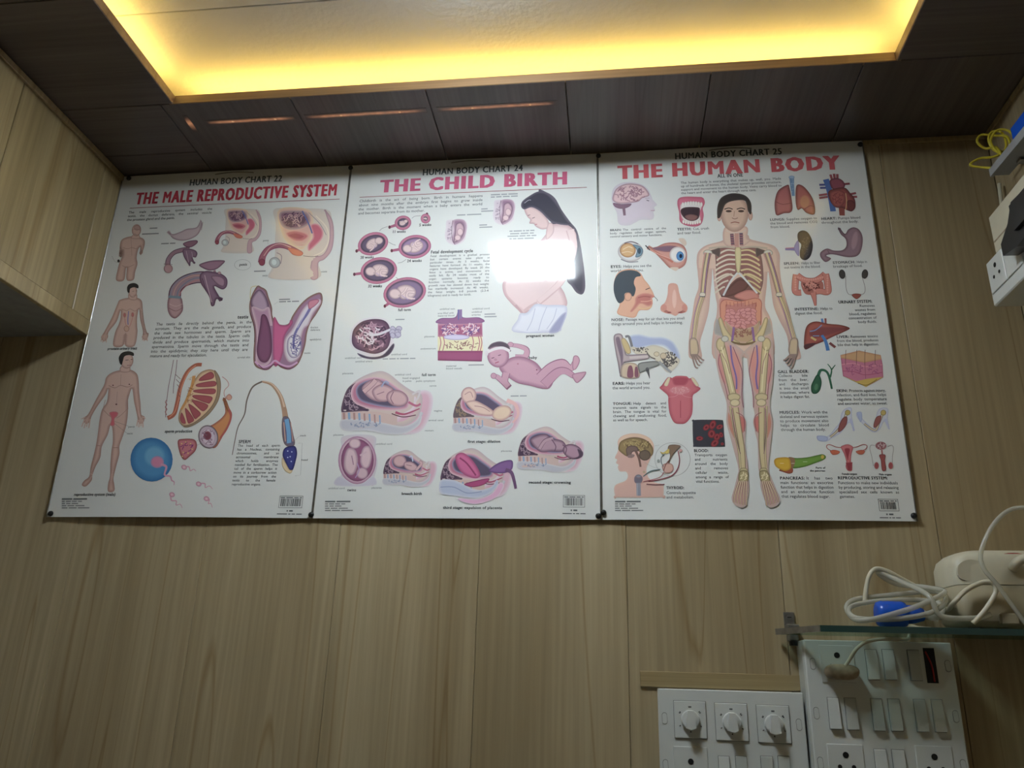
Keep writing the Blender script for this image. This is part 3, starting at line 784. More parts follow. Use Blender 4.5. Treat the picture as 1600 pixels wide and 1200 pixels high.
f.b('395,370 415,380 435,430 452,470 440,530 400,600 350,680 300,660 270,600 285,560 340,530 390,490 410,450', (206, 130, 80), (150, 76, 74), 26).l('430,440 445,490 420,560 380,620', 12, (176, 80, 76)).e(433, 365, 18, 18, (206, 150, 130), (160, 96, 90), 0, 6)
f.e(305, 612, 62, 74, (190, 170, 186), (70, 50, 60), -15, 9).e(305, 612, 46, 56, (200, 180, 196), (170, 140, 164), -15, 8).e(300, 605, 25, 28, (120, 58, 74), (156, 90, 110), 0, 8).squig(305, 612, 52, 62, 14, 4, (120, 84, 110), 4, .4)
f.b('115,640 150,625 215,628 235,660 225,700 190,735 158,757 130,720', (196, 110, 120), (130, 60, 60), 10).squig(170, 680, 48, 46, 10, 5, (130, 50, 110), 3, .5)
for q in ((140, 655), (165, 645), (195, 655), (150, 710), (180, 715), (205, 690), (145, 735)): f.e(q[0], q[1], 6, 5, (220, 180, 120), (150, 90, 70))
f.l('230,640 265,620', 1.2, (120, 110, 120)).l('235,665 270,650', 1.2, (120, 110, 120))
f.done(posters[0])
f = new(0, 'cell_drawing', C_, 'blue egg cell disc with pink sperm')
f.e(672, 755, 132, 138, (66, 134, 190), (44, 104, 168), -14, 40).e(690, 735, 70, 70, (96, 158, 200), (66, 134, 190), 0, 60).e(708, 770, 42, 38, (208, 124, 158), (150, 130, 180), 0, 14)
f.l('730,785 765,800 755,850 790,860 800,885 815,895 814,915', 15, (206, 140, 170), 4)
f.done(posters[0])
for q, fr in (('868,803 905,800 915,825 935,815 950,828', C_), ('960,908 1005,905 1010,930 1035,920 1055,940', C_), ('795,975 800,1010 830,1015 830,1040 855,1035 868,1058', C_), ('290,1000 315,1005 310,1030 325,1030 335,1055', D_)):
    f = new(0, 'sperm_drawing', fr); p0 = [float(z) for z in q.split()[0].split(',')]
    f.l(q, 9, (206, 150, 172), 3).e(p0[0] + 8, p0[1], 18, 15, (206, 150, 172), (176, 110, 138), 30, 7).e(p0[0] + 8, p0[1], 7, 6, (220, 184, 196)); f.done(posters[0])
f = new(0, 'sperm_drawing', D_, 'large drawing of one sperm cell with long tail')
f.l('455,725 470,640 490,550 530,470 545,380 580,300 640,265', 4, (110, 96, 90), 12).l('640,265 700,285 750,350 775,430 785,490', 12, (170, 130, 104), 36).l('640,262 700,280 752,345 778,425', 4, (206, 176, 150), 12)
f.b('768,490 800,485 818,520 835,600 845,650 828,675 795,670 772,640 762,560', (96, 90, 120), (110, 90, 90), 10).l('792,500 805,580 808,650', 26, (96, 150, 200)).l('775,520 785,640', 5, (206, 160, 130)).l('818,520 832,640', 5, (190, 140, 130))
f.b('775,690 800,672 845,670 858,710 850,760 830,820 800,815 785,770 768,730', (50, 56, 130), (36, 36, 84), 10).b('765,740 785,770 810,815 830,820 815,840 785,825 765,790', (214, 190, 150), (170, 140, 100), 8)
for q in ((800, 700), (825, 705), (815, 735), (800, 740), (822, 765)): f.e(q[0], q[1], 4, 4, (170, 180, 220))
f.l('865,650 890,650 880,850 845,855', 1.6, (140, 140, 144), smooth=False).l('840,640 870,610 915,603', 1.2, (140, 140, 144))
f.done(posters[0])

# ================= chart of birth
E_, F_, G_, H_ = (520, 230, 4.446), (720, 230, 3.87), (490, 470, 3.428), (680, 500, 3.637)
t = new(1, 'body_text', E_)
para(t, ['Childbirth is the act of being born. Birth in humans happens', 'about nine months after the embryo first begins to grow inside', 'the mother. Birth is the moment when a baby enters the world', 'and becomes separate from its mother.'], 561.5, 316.5, 754, 335.5, .62, (92, 98, 106))
para(t, ['Fetal development is a gradual process', 'but certain events take place at', 'particular times. At 5 weeks, facial', 'features have formed. At 11 weeks, the', 'organs have developed. By week 20 the', 'fetus is active, and movements are', 'easily felt. By 24 weeks most of the',
         'organ systems become ready to', 'function normally. At 32 weeks the', 'growth rate has slowed down but weight', 'has markedly increased. At 40 weeks,', 'the fetus weighs 6-8 pounds (2.3-4', 'kilograms) and is ready for birth.'], 672.5, 402, 765.5, 463.5, .62, (92, 98, 106))
at(t, 'Fetal development cycle', 673, 396.5, 4.8, INK, 1, 739)
t.done(posters[1])
t = new(1, 'captions', E_)
for q in (('5 weeks', 655, 354, 674), ('11 weeks', 613, 364.5, 634), ('20 weeks', 563, 404.5, 584), ('24 weeks', 636, 410, 659), ('32 weeks', 575, 449.5, 597), ('full term', 622, 486.5, 642), ('pregnant woman', 822, 527, 866), ('baby', 826, 561, 839),
          ('full term', 659, 588, 681), ('first stage: dilation', 731, 692.5, 782), ('twins', 543, 768, 557), ('breech birth', 628, 774, 660), ('third stage: expulsion of placenta', 693, 796, 785), ('second stage: crowning', 826, 756, 892)):
    at(t, q[0], q[1], q[2], 4.2, (66, 70, 76), 1, q[3])
for q in (('###### ##########', 714, 337.5, 752), ('######## ##### ########', 767, 306, 809), ('### #### ##### #####', 767, 309.5, 809), ('####', 752, 328, 762), ('##########', 752, 331.5, 772), ('######', 749, 353, 761), ('##########', 749, 356.5, 769), ('### ######## ## ### ####', 796, 362.5, 835),
          ('####### ###### ###', 797, 366.5, 834), ('######### ##### ### ####', 793, 370.5, 838), ('## ### ##### ########', 796, 374.5, 834), ('umbilical vein', 687, 484.5, 711), ('area filled with', 684, 491, 709), ('maternal blood', 684, 495, 710), ('umbilical cord', 738, 484, 765), ('umbilical', 737, 489, 753), ('arteries', 737, 493.5, 751), ('########', 757, 492, 774), ('#####', 757, 496, 776),
          ('######', 618, 500.5, 632), ('umbilical vein', 539, 561, 565), ('umbilical artery', 555, 566.5, 582), ('umbilical cord', 611, 555.5, 636), ('##### ###### ## ######## #####', 598, 562, 649), ('placenta', 663, 527.5, 679), ('endometrium', 657, 546.5, 681), ('maternal', 697, 573.5, 713), ('blood vessels', 697, 577.5, 722), ('##########', 732, 571.5, 756),
          ('placenta', 535, 585, 552), ('umbilical cord', 617, 587, 642), ('head engaged', 629, 592.5, 656), ('in pelvis', 629, 597, 643), ('pubic symphysis', 650, 597, 680), ('cervix', 671, 604.5, 682), ('vagina', 678, 643.5, 691), ('cervical canal', 668, 658.5, 693), ('rectum', 664, 674.5, 678), ('placenta', 521, 681, 537), ('umbilical cord', 587, 695.5, 613), ('umbilical cord', 513, 764.5, 539), ('placenta', 581, 764, 597), ('####### ######', 798, 620, 823), ('placenta', 783, 706.5, 800)):
    at(t, q[0], q[1], q[2], 2.9, (120, 124, 130), 0, q[3])
Art.S = E_
for q in ('612,478 570,482 550,497', '382,553 345,565 325,583', '388,660 415,675 437,682', '510,780 480,800 452,806', '438,905 460,918 488,920'): t.l(q, 3, (120, 118, 126))
t.done(posters[1])


def fetus(f, cx, cy, sc, a, flip=1):
    """curled unborn baby"""
    c, d = math.cos(math.radians(a)), math.sin(math.radians(a))
    T = lambda s: [(cx + sc * (x * c - y * flip * d), cy + sc * (x * d + y * flip * c)) for x, y in [tuple(float(q) for q in p.split(',')) for p in s.split()]]
    B1, B2 = (214, 186, 188), (158, 124, 134)
    f.b(T('-40,-30 -10,-45 30,-40 62,-15 66,15 45,38 5,42 -30,30'), B1, B2, 11 * sc).e(*T('-58,-2')[0], 37 * sc, 31 * sc, B1, B2, a + 14, 10 * sc)
    f.l(T('20,-28 0,-5 -22,8'), 15 * sc, B2).l(T('20,-28 0,-5 -22,8'), 11 * sc, (220, 194, 194)).l(T('58,10 20,2 10,30 40,45'), 19 * sc, B2).l(T('58,10 20,2 10,30 40,45'), 14 * sc, (216, 188, 190)).l(T('40,45 55,48'), 10 * sc, B1)
    f.l(T('-40,14 -34,8'), 3 * sc, (110, 80, 90)).l(T('-20,14 -6,30 14,46'), 4 * sc, (170, 140, 190))


def womb(lab, cx, cy, rx, ry, a, cerv, fs, fa, flip=1, col=(98, 84, 110)):
    f = new(1, 'womb_drawing', E_, lab)
    f.l([(cx, cy), cerv], 30, (170, 92, 122), 20).e(cerv[0], cerv[1], 9, 12, (96, 56, 70), (150, 84, 104))
    f.e(cx, cy, rx, ry, (196, 116, 146), (160, 84, 116), a, 9).e(cx, cy, rx - 15, ry - 14, (206, 150, 172), (150, 84, 110), a, 6).e(cx, cy, rx - 20, ry - 19, col, (70, 56, 76), a, 12)
    fetus(f, cx, cy, fs, fa, flip); f.done(posters[1])


womb('womb at five weeks, smallest', 645, 498, 34, 34, -60, (655, 468), .16, 0)
womb('womb at eleven weeks', 488, 527, 58, 50, -10, (395, 557), .38, 150)
womb('womb at twenty weeks', 280, 672, 108, 78, -18, (166, 722), .78, 155, -1)
womb('womb at twenty-four weeks', 570, 693, 114, 82, -8, (410, 720), .9, -12, -1, (150, 120, 160))
womb('womb at thirty-two weeks', 320, 858, 128, 92, -10, (150, 884), .98, -8, 1)
womb('womb at full term', 500, 1010, 150, 104, -12, (362, 1105), 1.15, -10, 1, (130, 106, 140))
# small early sections
for fr, lab in (((520, 230, 4.446), 'early section below the intro text'), ((595.1, 199, 4.446), 'upper section beside the woman'), ((593.8, 264.2, 4.446), 'lower section beside the woman')):
    f = new(1, 'section_drawing', fr, lab)
    f.b('790,512 840,503 910,503 938,540 930,600 915,650 860,682 800,665 778,620 785,560', (206, 188, 200), (214, 206, 212), 14).b('838,510 905,505 930,545 918,620 885,660 845,675 828,640 840,580', (150, 112, 140), (190, 160, 178), 14)
    f.b('855,540 890,525 915,560 905,610 870,650 840,660 848,600', (196, 158, 172), (104, 76, 100), 10).e(885, 590, 22, 26, (214, 184, 190), (150, 110, 130), 0, 8).e(868, 630, 22, 20, (214, 184, 190), (150, 110, 130), 0, 8).squig(810, 590, 22, 70, 16, 4, (150, 128, 150), 2, .7).l('835,510 828,560 830,640 850,678', 4, (110, 80, 104)); f.done(posters[1])
# pregnant woman
f = new(1, 'woman_drawing', F_, 'printed picture of a pregnant woman looking down')
f.b('470,272 520,275 570,310 610,380 660,450 700,500 720,570 735,660 748,760 752,850 735,890 700,880 670,840 640,800 650,700 670,600 640,500 560,480', (70, 66, 80), (100, 92, 108), 14)
f.b('545,470 640,470 690,510 700,560 690,640 660,720 630,790 600,830 630,890 640,960 560,1000 460,980 400,1000 375,1012 345,985 300,940 262,890 252,830 275,790 320,750 340,700 420,640 470,580 520,520', (222, 194, 196), (190, 150, 158), 20)
f.b('385,365 420,360 470,380 520,430 535,465 530,490 490,498 455,482 440,465 415,462 420,440 405,425 388,395', (216, 184, 184), (184, 146, 152), 10).b('530,460 560,470 560,520 520,560 515,520', (216, 184, 184), (190, 150, 156), 8)
f.b('365,360 372,330 410,300 470,270 530,285 590,350 640,430 670,470 610,470 550,455 520,430 480,390 430,365 385,378', (62, 60, 74), (96, 90, 106), 10).l('385,340 410,322 425,322', 5, (150, 146, 160))
f.l('405,415 420,410', 4, (110, 80, 90)).l('432,432 448,425', 4, (90, 66, 76)).l('448,470 462,466', 4, (180, 90, 110))
f.l('660,500 680,600 650,720 600,820 530,890 470,940', 52, (206, 170, 174), 38).l('662,500 684,600 655,720 605,815 530,885 470,935', 40, (222, 194, 196), 28).l('465,945 420,965 380,990', 30, (206, 172, 176), 12).l('330,955 375,1005', 14, (190, 150, 158), 10)
f.b('450,950 520,955 600,955 640,965 640,1020 610,1080 580,1118 320,1118 345,1040 360,1005 400,1000', (214, 214, 226), (190, 190, 210), 14).b('600,1020 640,1000 620,1070 590,1118 530,1118', (150, 150, 186), (190, 190, 210), 10)
for q in ('450,975 430,1050 400,1110', '520,965 490,1040 470,1110', '580,975 560,1040 520,1100'): f.l(q, 4, (180, 180, 204))
f.done(posters[1])
# placenta disc
f = new(1, 'placenta_drawing', G_, 'round placenta with cord')
f.b('195,230 205,150 250,105 320,88 390,100 420,150 430,220 405,280 350,308 290,310 240,280', (206, 196, 206), (214, 208, 214), 16).b('235,280 300,300 370,290 425,230 432,250 400,295 330,315 260,305', (70, 60, 80), (150, 140, 160), 8)
f.b('205,215 215,155 260,112 330,98 385,110 410,150 412,210 390,260 330,285 260,270 220,250', (120, 84, 110), (80, 54, 80), 18).squig(310, 190, 95, 85, 40, 9, (76, 54, 78), 5, .7).squig(310, 190, 95, 85, 26, 6, (176, 130, 156), 6, .7).squig(300, 185, 70, 60, 14, 7, (204, 190, 206), 9, .7)
f.l('300,185 350,180 400,160 425,150', 14, (206, 200, 212))
for i in range(9): f.e(440 + 18 * math.cos(i * 1.9), 180 + i * 5 - 30 + 8 * math.sin(i * 2.3), 17, 14, (184, 176, 200), (110, 100, 140), i * 30, 6)
f.done(posters[1])
f = new(1, 'placenta_drawing', (680, 470, 3.637), 'block section of the womb lining')
f.p('15,130 268,125 270,205 15,210', (170, 90, 124), (196, 140, 160), 14).p('15,205 268,205 272,290 15,290', (226, 216, 176)).p('15,285 270,285 265,345 15,340', (160, 78, 118), (134, 60, 98), 12)
f.b('30,100 110,95 130,60 150,60 160,95 250,95 265,125 20,130', (150, 96, 140), (120, 84, 130), 8).l('140,50 140,130', 26, (136, 110, 156)).l('132,50 132,125', 5, (96, 96, 160)).squig(85, 165, 60, 40, 26, 5, (222, 190, 200), 2, .7).squig(200, 165, 60, 40, 26, 5, (222, 190, 200), 3, .7).squig(85, 165, 60, 38, 14, 4, (110, 80, 140), 4, .7).squig(200, 165, 60, 38, 14, 4, (110, 80, 140), 7, .7)
f.e(120, 208, 75, 16, (206, 196, 220), (160, 140, 190), 0, 6).squig(140, 250, 120, 32, 22, 3.5, (130, 70, 80), 8, .8)
for xx in (25, 45, 210, 245, 258): f.l([(xx, 200), (xx + 8, 240), (xx - 2, 285)], 5, (186, 110, 120))
f.done(posters[1])
# baby
f = new(1, 'baby_drawing', H_, 'printed picture of a baby lying on its back')
BB, BD = (200, 150, 172), (150, 100, 126)
f.l('455,215 510,210 520,170 480,150 430,142', 40, BD, 22).l('455,215 510,208 518,172 480,150 430,142', 34, BB, 18).e(428, 140, 18, 15, BB, BD, 0, 6)
f.b('365,265 430,215 500,210 570,240 610,285 640,320 670,350 650,388 610,392 540,375 470,360 420,330 390,310', BB, BD, 16)
f.l('600,330 660,270 720,245 750,265 775,275 800,225', 66, BD, 26).l('600,330 660,272 720,248 750,266 775,275 800,225', 58, BB, 20).l('620,370 690,300 740,290 790,320 830,325', 60, BD, 20).l('620,368 690,302 740,292 790,320 830,325', 52, (194, 142, 166), 16)
f.b('785,210 810,205 822,235 800,280 780,275', BB, BD, 7).b('780,310 840,295 858,298 845,325 810,358 790,345', BB, BD, 7)
f.l('405,300 395,350 420,385 360,330 330,318', 44, BD, 24).l('405,300 395,350 415,378 362,330 330,318', 36, BB, 20).e(332, 318, 17, 17, BB, BD, 0, 6)
f.e(358, 205, 62, 66, BB, BD, -8, 14).b('300,165 320,135 370,122 415,140 428,180 410,165 350,152', (90, 76, 90), (130, 110, 124), 8).l('294,185 340,165 385,160 424,178', 17, (222, 214, 218)).e(292, 190, 10, 16, (214, 206, 212))
f.l('320,218 336,214', 4, (90, 60, 80)).l('358,203 374,198', 4, (90, 60, 80)).l('340,246 362,238', 5, (170, 70, 100)).e(343, 226, 8, 6, (186, 130, 152), BD).e(577, 284, 4, 4, (130, 70, 96)).e(470, 250, 5, 4, (176, 110, 130))
f.done(posters[1])


def birth(name, fr, lab, babies, dark, extra=None, warm=False):
    """side section lying on its back; drawn in a 490 x 350 box"""
    f = new(1, name, fr, lab)
    sk = (206, 178, 184)
    f.b('395,130 440,105 480,120 492,170 470,260 420,330 330,345 250,330 300,250 380,200', (214, 166, 186), (216, 204, 212), 34)
    f.b('0,220 10,150 40,90 100,40 190,5 250,15 320,70 380,110 430,130 430,200 400,260 330,300 200,300 60,310 10,310', (206, 184, 178) if not warm else (206, 196, 196), (190, 170, 176), 14)
    f.b('2,225 15,140 45,85 110,60 140,120 120,190 150,215 80,222', dark, (110, 84, 100), 8).squig(65, 160, 58, 65, 30, 5, (150, 124, 140) if not warm else (150, 124, 100), 4, .6)
    f.p('0,225 120,218 200,222 300,245 300,290 200,300 100,310 12,315', (206, 176, 170))
    f.b('0,265 100,262 220,280 330,300 400,270 430,220 420,290 340,340 250,345 150,325 10,322', (186, 184, 196), (204, 200, 204), 10).squig(120, 292, 110, 16, 26, 4, (128, 138, 170), 3, .8)
    for i in range(8): f.p([(5 + i * 28, 226 + i * i * .3), (22 + i * 27, 225 + i * i * .3), (24 + i * 27, 262 + i * i * .5), (8 + i * 28, 264 + i * i * .5)], (124, 158, 200) if i % 2 else (176, 130, 126), (200, 180, 184), 4)
    f.b('52,110 80,65 150,38 230,45 300,90 350,130 365,165 350,205 280,215 180,210 100,190 60,160', (186, 112, 140), (214, 176, 190), 10).b('78,110 100,72 160,50 225,58 290,100 340,140 350,170 330,195 260,200 170,185 100,160', (88, 78, 104), (150, 140, 176), 8)
    f.l('360,170 400,190 425,180', 12, (190, 100, 130)).l('290,225 340,235 420,205', 14, (176, 80, 110), 6).l('380,130 420,110 410,150 390,170', 10, (206, 196, 200)).l('270,232 330,250 400,240', 5, (100, 50, 70))
    for b in babies: f.e(*b)
    if extra: extra(f)
    f.done(posters[1])


b1, b2 = (206, 164, 170), (140, 98, 116)


def term(f):
    f.b('110,100 140,60 190,45 225,70 220,120 240,150 210,170 150,150', b1, b2, 12).l('120,115 165,75 185,50', 30, b2).l('120,115 165,75 185,52', 24, b1).b('165,110 210,75 260,85 280,110 250,165 190,160', b1, b2, 12).e(300, 150, 60, 44, b1, b2, 15, 16).l('215,90 235,60 255,70', 8, (150, 160, 196)).l('190,130 230,115', 4, b2).l('280,115 265,150 280,180', 5, b2)


birth('birth_drawing', (533.5, 579, 3.428), 'full term section, baby with head down', [], DK, term)


def dil(f):
    f.e(110, 65, 55, 60, (222, 186, 176), (170, 120, 130), 0, 14).b('90,120 150,100 220,130 280,170 300,200 240,210 160,190', (222, 190, 176), (176, 124, 128), 14).e(345, 190, 72, 52, (226, 196, 170), (190, 140, 140), -20, 18).l('80,60 120,40 140,80', 5, (180, 130, 136)).l('150,140 210,150 260,180', 5, (176, 124, 130)).l('380,100 440,130 460,200 420,260', 30, (226, 176, 176), 12)


birth('birth_drawing', (708.5, 604, 4.55), 'first stage section, dilation', [], (104, 88, 92), dil, True)


def crown(f):
    f.b('90,110 140,70 210,60 250,90 330,110 360,160 330,190 250,190 160,190', (176, 138, 156), (96, 66, 92), 14).l('160,170 200,110 260,90', 26, (110, 76, 100)).l('160,170 200,112 260,92', 20, (184, 146, 162)).l('250,100 280,150 270,190', 6, (110, 76, 100)).e(405, 190, 75, 54, (176, 134, 156), (90, 62, 84), 20, 18).b('440,170 480,190 478,225 440,245 410,240 450,220', (84, 64, 84), (130, 100, 120), 10).l('330,140 360,165 350,210', 6, (110, 76, 100))


birth('birth_drawing', (809.5, 666, 4.75), 'second stage section, crowning', [], DK, crown)


def breech(f):
    f.e(150, 105, 62, 56, b1, b2, 0, 16).b('190,120 250,110 300,140 320,180 260,200 200,170', b1, b2, 12).l('300,190 350,130 330,110', 26, b2).l('300,190 350,130 332,112', 20, b1).l('210,140 260,150', 5, b2).l('240,70 260,60 270,110', 9, (190, 200, 224))


birth('birth_drawing', (599.5, 703, 5.85), 'breech birth section', [], DK, breech)


def plac(f):
    f.b('100,60 150,35 220,90 270,180 240,210 170,190 120,140', (206, 96, 146), (160, 70, 110), 14).l('130,70 180,110 240,190', 10, (150, 56, 100)).b('330,150 400,100 480,85 490,130 470,160 420,175 350,170', (130, 90, 150), (96, 66, 116), 12).l('440,150 480,170 500,230 510,280', 24, (110, 76, 116), 16).b('0,225 80,220 160,250 240,290 340,270 380,220 390,250 340,310 240,345 100,330 0,310', (176, 184, 210), (200, 200, 214), 14).b('160,250 240,225 330,210 300,250 220,270', (176, 70, 120), (120, 50, 84), 8).l('0,270 90,270 180,310 280,300', 6, (140, 150, 190)).b('120,345 250,350 350,310 400,240 430,260 380,340 260,385 160,375', (222, 166, 200), (220, 200, 212), 12)


birth('birth_drawing', (689, 700, 4.35), 'third stage section, expulsion of placenta', [], DK, plac)
f = new(1, 'twins_drawing', G_, 'womb holding twins')
f.b('160,725 325,725 330,800 345,870 325,960 325,990 120,990 150,930 135,870 150,790', (206, 186, 196), (200, 196, 204), 14).e(235, 855, 102, 128, (214, 178, 196), (160, 100, 140), 0, 10).e(236, 855, 88, 114, (150, 84, 122), (120, 66, 100), 0, 8)
f.b('185,790 225,800 240,860 225,920 195,935 165,900 165,840', (214, 180, 190), (160, 116, 140), 10).e(222, 765, 32, 28, (214, 180, 190), (160, 116, 140), 0, 10).b('265,790 300,780 315,830 300,890 270,900 250,860', (214, 180, 190), (160, 116, 140), 10).e(262, 925, 32, 32, (206, 170, 184), (150, 104, 130), 0, 10).l('205,830 215,880', 5, (160, 116, 140)).l('250,830 285,810', 10, (206, 170, 184)).l('235,870 245,910 225,950', 5, (176, 140, 190)).b('120,990 140,940 200,975 232,985 270,975 320,940 327,990', (196, 190, 206), (206, 202, 210), 8)
f.done(posters[1])

# ================= chart of the whole body
I_, J_, K_, L_, M_, N_, O_, Q_ = (930, 220, 4.615), (1060, 270, 4.14), (1190, 220, 4.614), (930, 450, 5.216), (1060, 520, 4), (1190, 450, 5), (930, 630, 6), (1190, 630, 6)
t = new(2, 'body_text', I_)
at(t, 'ALL IN ONE', 1121, 278.5, 5.6, INK, 1, 1161)
G3 = (84, 88, 94)
para(t, ['The human body is everything that makes up, well, you. Made', 'up of hundreds of bones, the skeletal system provides structure,', 'support and movement to the human body. Veins carry blood to', 'the heart and enter the heart through vena cava.'], 1063.5, 288, 1221, 304, .64, G3)
for q in (('BRAIN:', ['The control centre of the', 'body regulates other organ system,', 'control sensory and motor functions.'], 953, 361.5, 1041, 371.5), ('TEETH:', ['Cut, crush', 'and tear food.'], 1058, 360.5, 1108, 366.5), ('EYES:', ['Helps you see the', 'world around you.'], 954, 419, 1018, 425.5),
          ('NOSE:', ['Passage way for air that lets you smell', 'things around you and helps in breathing.'], 955, 502, 1070, 508.5), ('EARS:', ['Helps you hear', 'the world around you.'], 957, 601.5, 1016, 608.5), ('TONGUE:', ['Help detect and', 'transmit taste signals to the', 'brain. The tongue is vital for', 'chewing and swallowing food,', 'as well as for speech.'], 957.5, 633, 1041, 658.5),
          ('LUNGS:', ['Supplies oxygen to', 'the blood and removes CO2', 'from blood.'], 1203, 345.5, 1277, 357), ('HEART:', ['Pumps blood', 'throughout the body.'], 1283, 344, 1345, 350), ('SPLEEN:', ['Helps to filter', 'out toxins in the blood.'], 1224.5, 414, 1282, 420), ('STOMACH:', ['Helps in', 'breakage of food.'], 1301, 412.5, 1355, 418.5),
          ('INTESTINE:', ['Helps to', 'digest the food.'], 1241.5, 485.5, 1301, 492), ('LIVER:', ['Removes toxins', 'from the blood, produces', 'bile that help in digestion.'], 1307, 528.5, 1372, 541), ('SKIN:', ['Protects against injury,', 'infection, and fluid loss, helps', 'regulate body temperature', 'and excretes water, as sweat.'], 1306.5, 613, 1384, 633),
          ('MUSCLES:', ['Work with the', 'skeletal and nervous system', 'to produce movement also', 'helps to circulate blood', 'through the human body.'], 1217.5, 647, 1293, 674), ('PANCREAS:', ['It has two', 'main functions: an exocrine', 'function that helps in digestion', 'and an endocrine function', 'that regulates blood sugar.'], 1218, 750, 1300.5, 778.5)):
    para(t, q[1], q[2], q[3], q[4], q[5], .64, G3, q[0])
for q in (('URINARY SYSTEM:', 1310, 474.5, 1363), ('GALL BLADDER:', 1215, 583.5, 1264), ('BLOOD:', 1084, 707, 1107), ('THYROID:', 1041, 765, 1069), ('REPRODUCTIVE SYSTEM:', 1308.5, 749.5, 1387)): at(t, q[0], q[1], q[2], 4.6, INK, 1, q[3])
para(t, ['Removes', 'wastes from', 'blood, regulates', 'concentration of', 'body fluids.'], 1323, 480.5, 1367, 505.5, .62, G3, None, 'r')
para(t, ['Collects bile', 'from the liver,', 'and discharges', 'it into the small', 'intestines, where', 'it helps digest fat.'], 1216, 589.5, 1262, 622.5, .62, G3)
para(t, ['Transports oxygen', 'and nutrients', 'around the body', 'and removes', 'cellular waste,', 'among a range of', 'vital functions.'], 1085, 713.5, 1136, 755, .6, G3)
para(t, ['Controls appetite', 'and metabolism.'], 1041, 772.5, 1087, 779.5, .62, G3)
para(t, ['Functions to make new individuals', 'by producing, storing and releasing', 'specialized sex cells known as', 'gametes.'], 1309, 757, 1403, 778.5, .62, G3)
for q in (('Parts of', 1274, 733, 1289), ('the pancreas', 1265, 737.5, 1289), ('Female organs', 1315, 742.5, 1339), ('Male organs', 1373, 743, 1393)): at(t, q[0], q[1], q[2], 3, INK, 1, q[3])
t.done(posters[2])
# left column
f = new(2, 'brain_drawing', I_, 'head in profile with exposed brain')
f.b('118,400 135,340 190,305 260,300 330,315 380,350 405,400 415,425 445,463 425,480 432,505 420,515 425,545 405,570 330,572 290,590 240,612 170,600 155,520 125,460', (204, 190, 204), (198, 190, 200), 20)
f.b('125,410 150,350 210,315 280,312 345,330 385,375 385,400 340,415 310,440 250,450 180,455 135,440', (214, 178, 184), (150, 108, 126), 10).squig(250, 385, 120, 62, 46, 6, (156, 110, 128), 4, .6).b('130,450 190,458 260,455 240,480 190,492 145,480', (128, 96, 116), (110, 80, 100), 8).l('205,480 212,540', 22, (128, 96, 116), 18)
f.l('370,430 388,436', 6, (90, 80, 100)).l('400,505 428,505', 4, (170, 120, 140)).l('360,418 390,415', 3, (140, 120, 140)); f.done(posters[2])
f = new(2, 'teeth_drawing', I_, 'open mouth with teeth')
f.b('600,420 640,406 720,406 775,412 790,450 775,490 782,540 765,600 720,620 650,610 610,580 605,520 592,460', (206, 104, 130), (184, 84, 110), 14).b('612,470 640,450 700,440 770,455 765,490 750,520 760,570 720,592 650,585 618,540', (214, 208, 206), (200, 150, 160), 8).b('620,495 660,480 740,482 755,500 745,560 700,580 650,565 618,525', (56, 40, 50), (80, 54, 64), 8).b('645,545 690,530 740,545 720,575 670,575', (128, 84, 84), (80, 54, 60), 8)
for i in range(8):
    f.e(632 + i * 19, 462 - 8 * math.sin(i * .45), 9, 17, (218, 214, 208), (186, 176, 176), 0, 4).e(636 + i * 17, 585 + 9 * math.sin(i * .45), 8, 13, (218, 214, 208), (186, 176, 176), 0, 4)
f.done(posters[2])
f = new(2, 'eye_drawing', I_, 'eyeball cut open')
f.e(255, 800, 92, 74, (206, 206, 208), (170, 160, 160), 0, 14).e(235, 790, 58, 52, (204, 160, 112), (150, 100, 70), 0, 10).b('270,750 320,760 345,790 330,830 290,840 300,790', (110, 140, 160), (70, 90, 110), 10).l('200,785 240,765 270,775', 6, (220, 196, 160)).l('190,810 235,800 270,810', 5, (220, 196, 160)).l('210,740 260,728 310,745', 7, (96, 84, 96)).l('185,855 240,875 310,872', 6, (110, 110, 124)).e(318, 795, 12, 22, (60, 80, 100)); f.done(posters[2])
f = new(2, 'eye_drawing', I_, 'eyeball held by muscles')
f.b('370,765 430,770 500,740 580,735 640,760 662,820 650,890 600,925 540,920 480,860 420,800', (200, 140, 128), (160, 96, 90), 14).b('410,775 520,755 600,765 560,800 480,800', (120, 90, 110), (160, 100, 100), 8).e(595, 822, 60, 58, (216, 214, 214), (180, 160, 160), 0, 10).e(612, 832, 27, 34, (70, 130, 190), (50, 84, 150), 0, 8).e(617, 832, 11, 15, (30, 40, 70)).l('400,785 480,830 560,875', 16, (190, 110, 96)).l('385,775 450,815 540,850', 5, (214, 160, 150)).l('362,755 395,790', 8, (70, 66, 70)).b('600,710 640,705 660,740 640,760', (206, 184, 170), (200, 190, 180), 8).b('540,915 600,915 580,940', (206, 184, 170), (200, 190, 180), 8); f.done(posters[2])
f = new(2, 'nose_drawing', L_, 'head in profile with nasal passage')
f.b('150,0 175,-110 240,-150 320,-150 370,-120 400,-70 440,-20 480,60 462,75 468,105 462,150 430,180 360,185 325,240 250,235 178,205 200,120', (214, 160, 134), (204, 146, 120), 8).b('150,10 160,-70 200,-125 270,-145 340,-135 372,-100 330,-85 315,-40 330,10 310,70 270,40 240,50 235,100 195,125 165,80', (66, 74, 84))
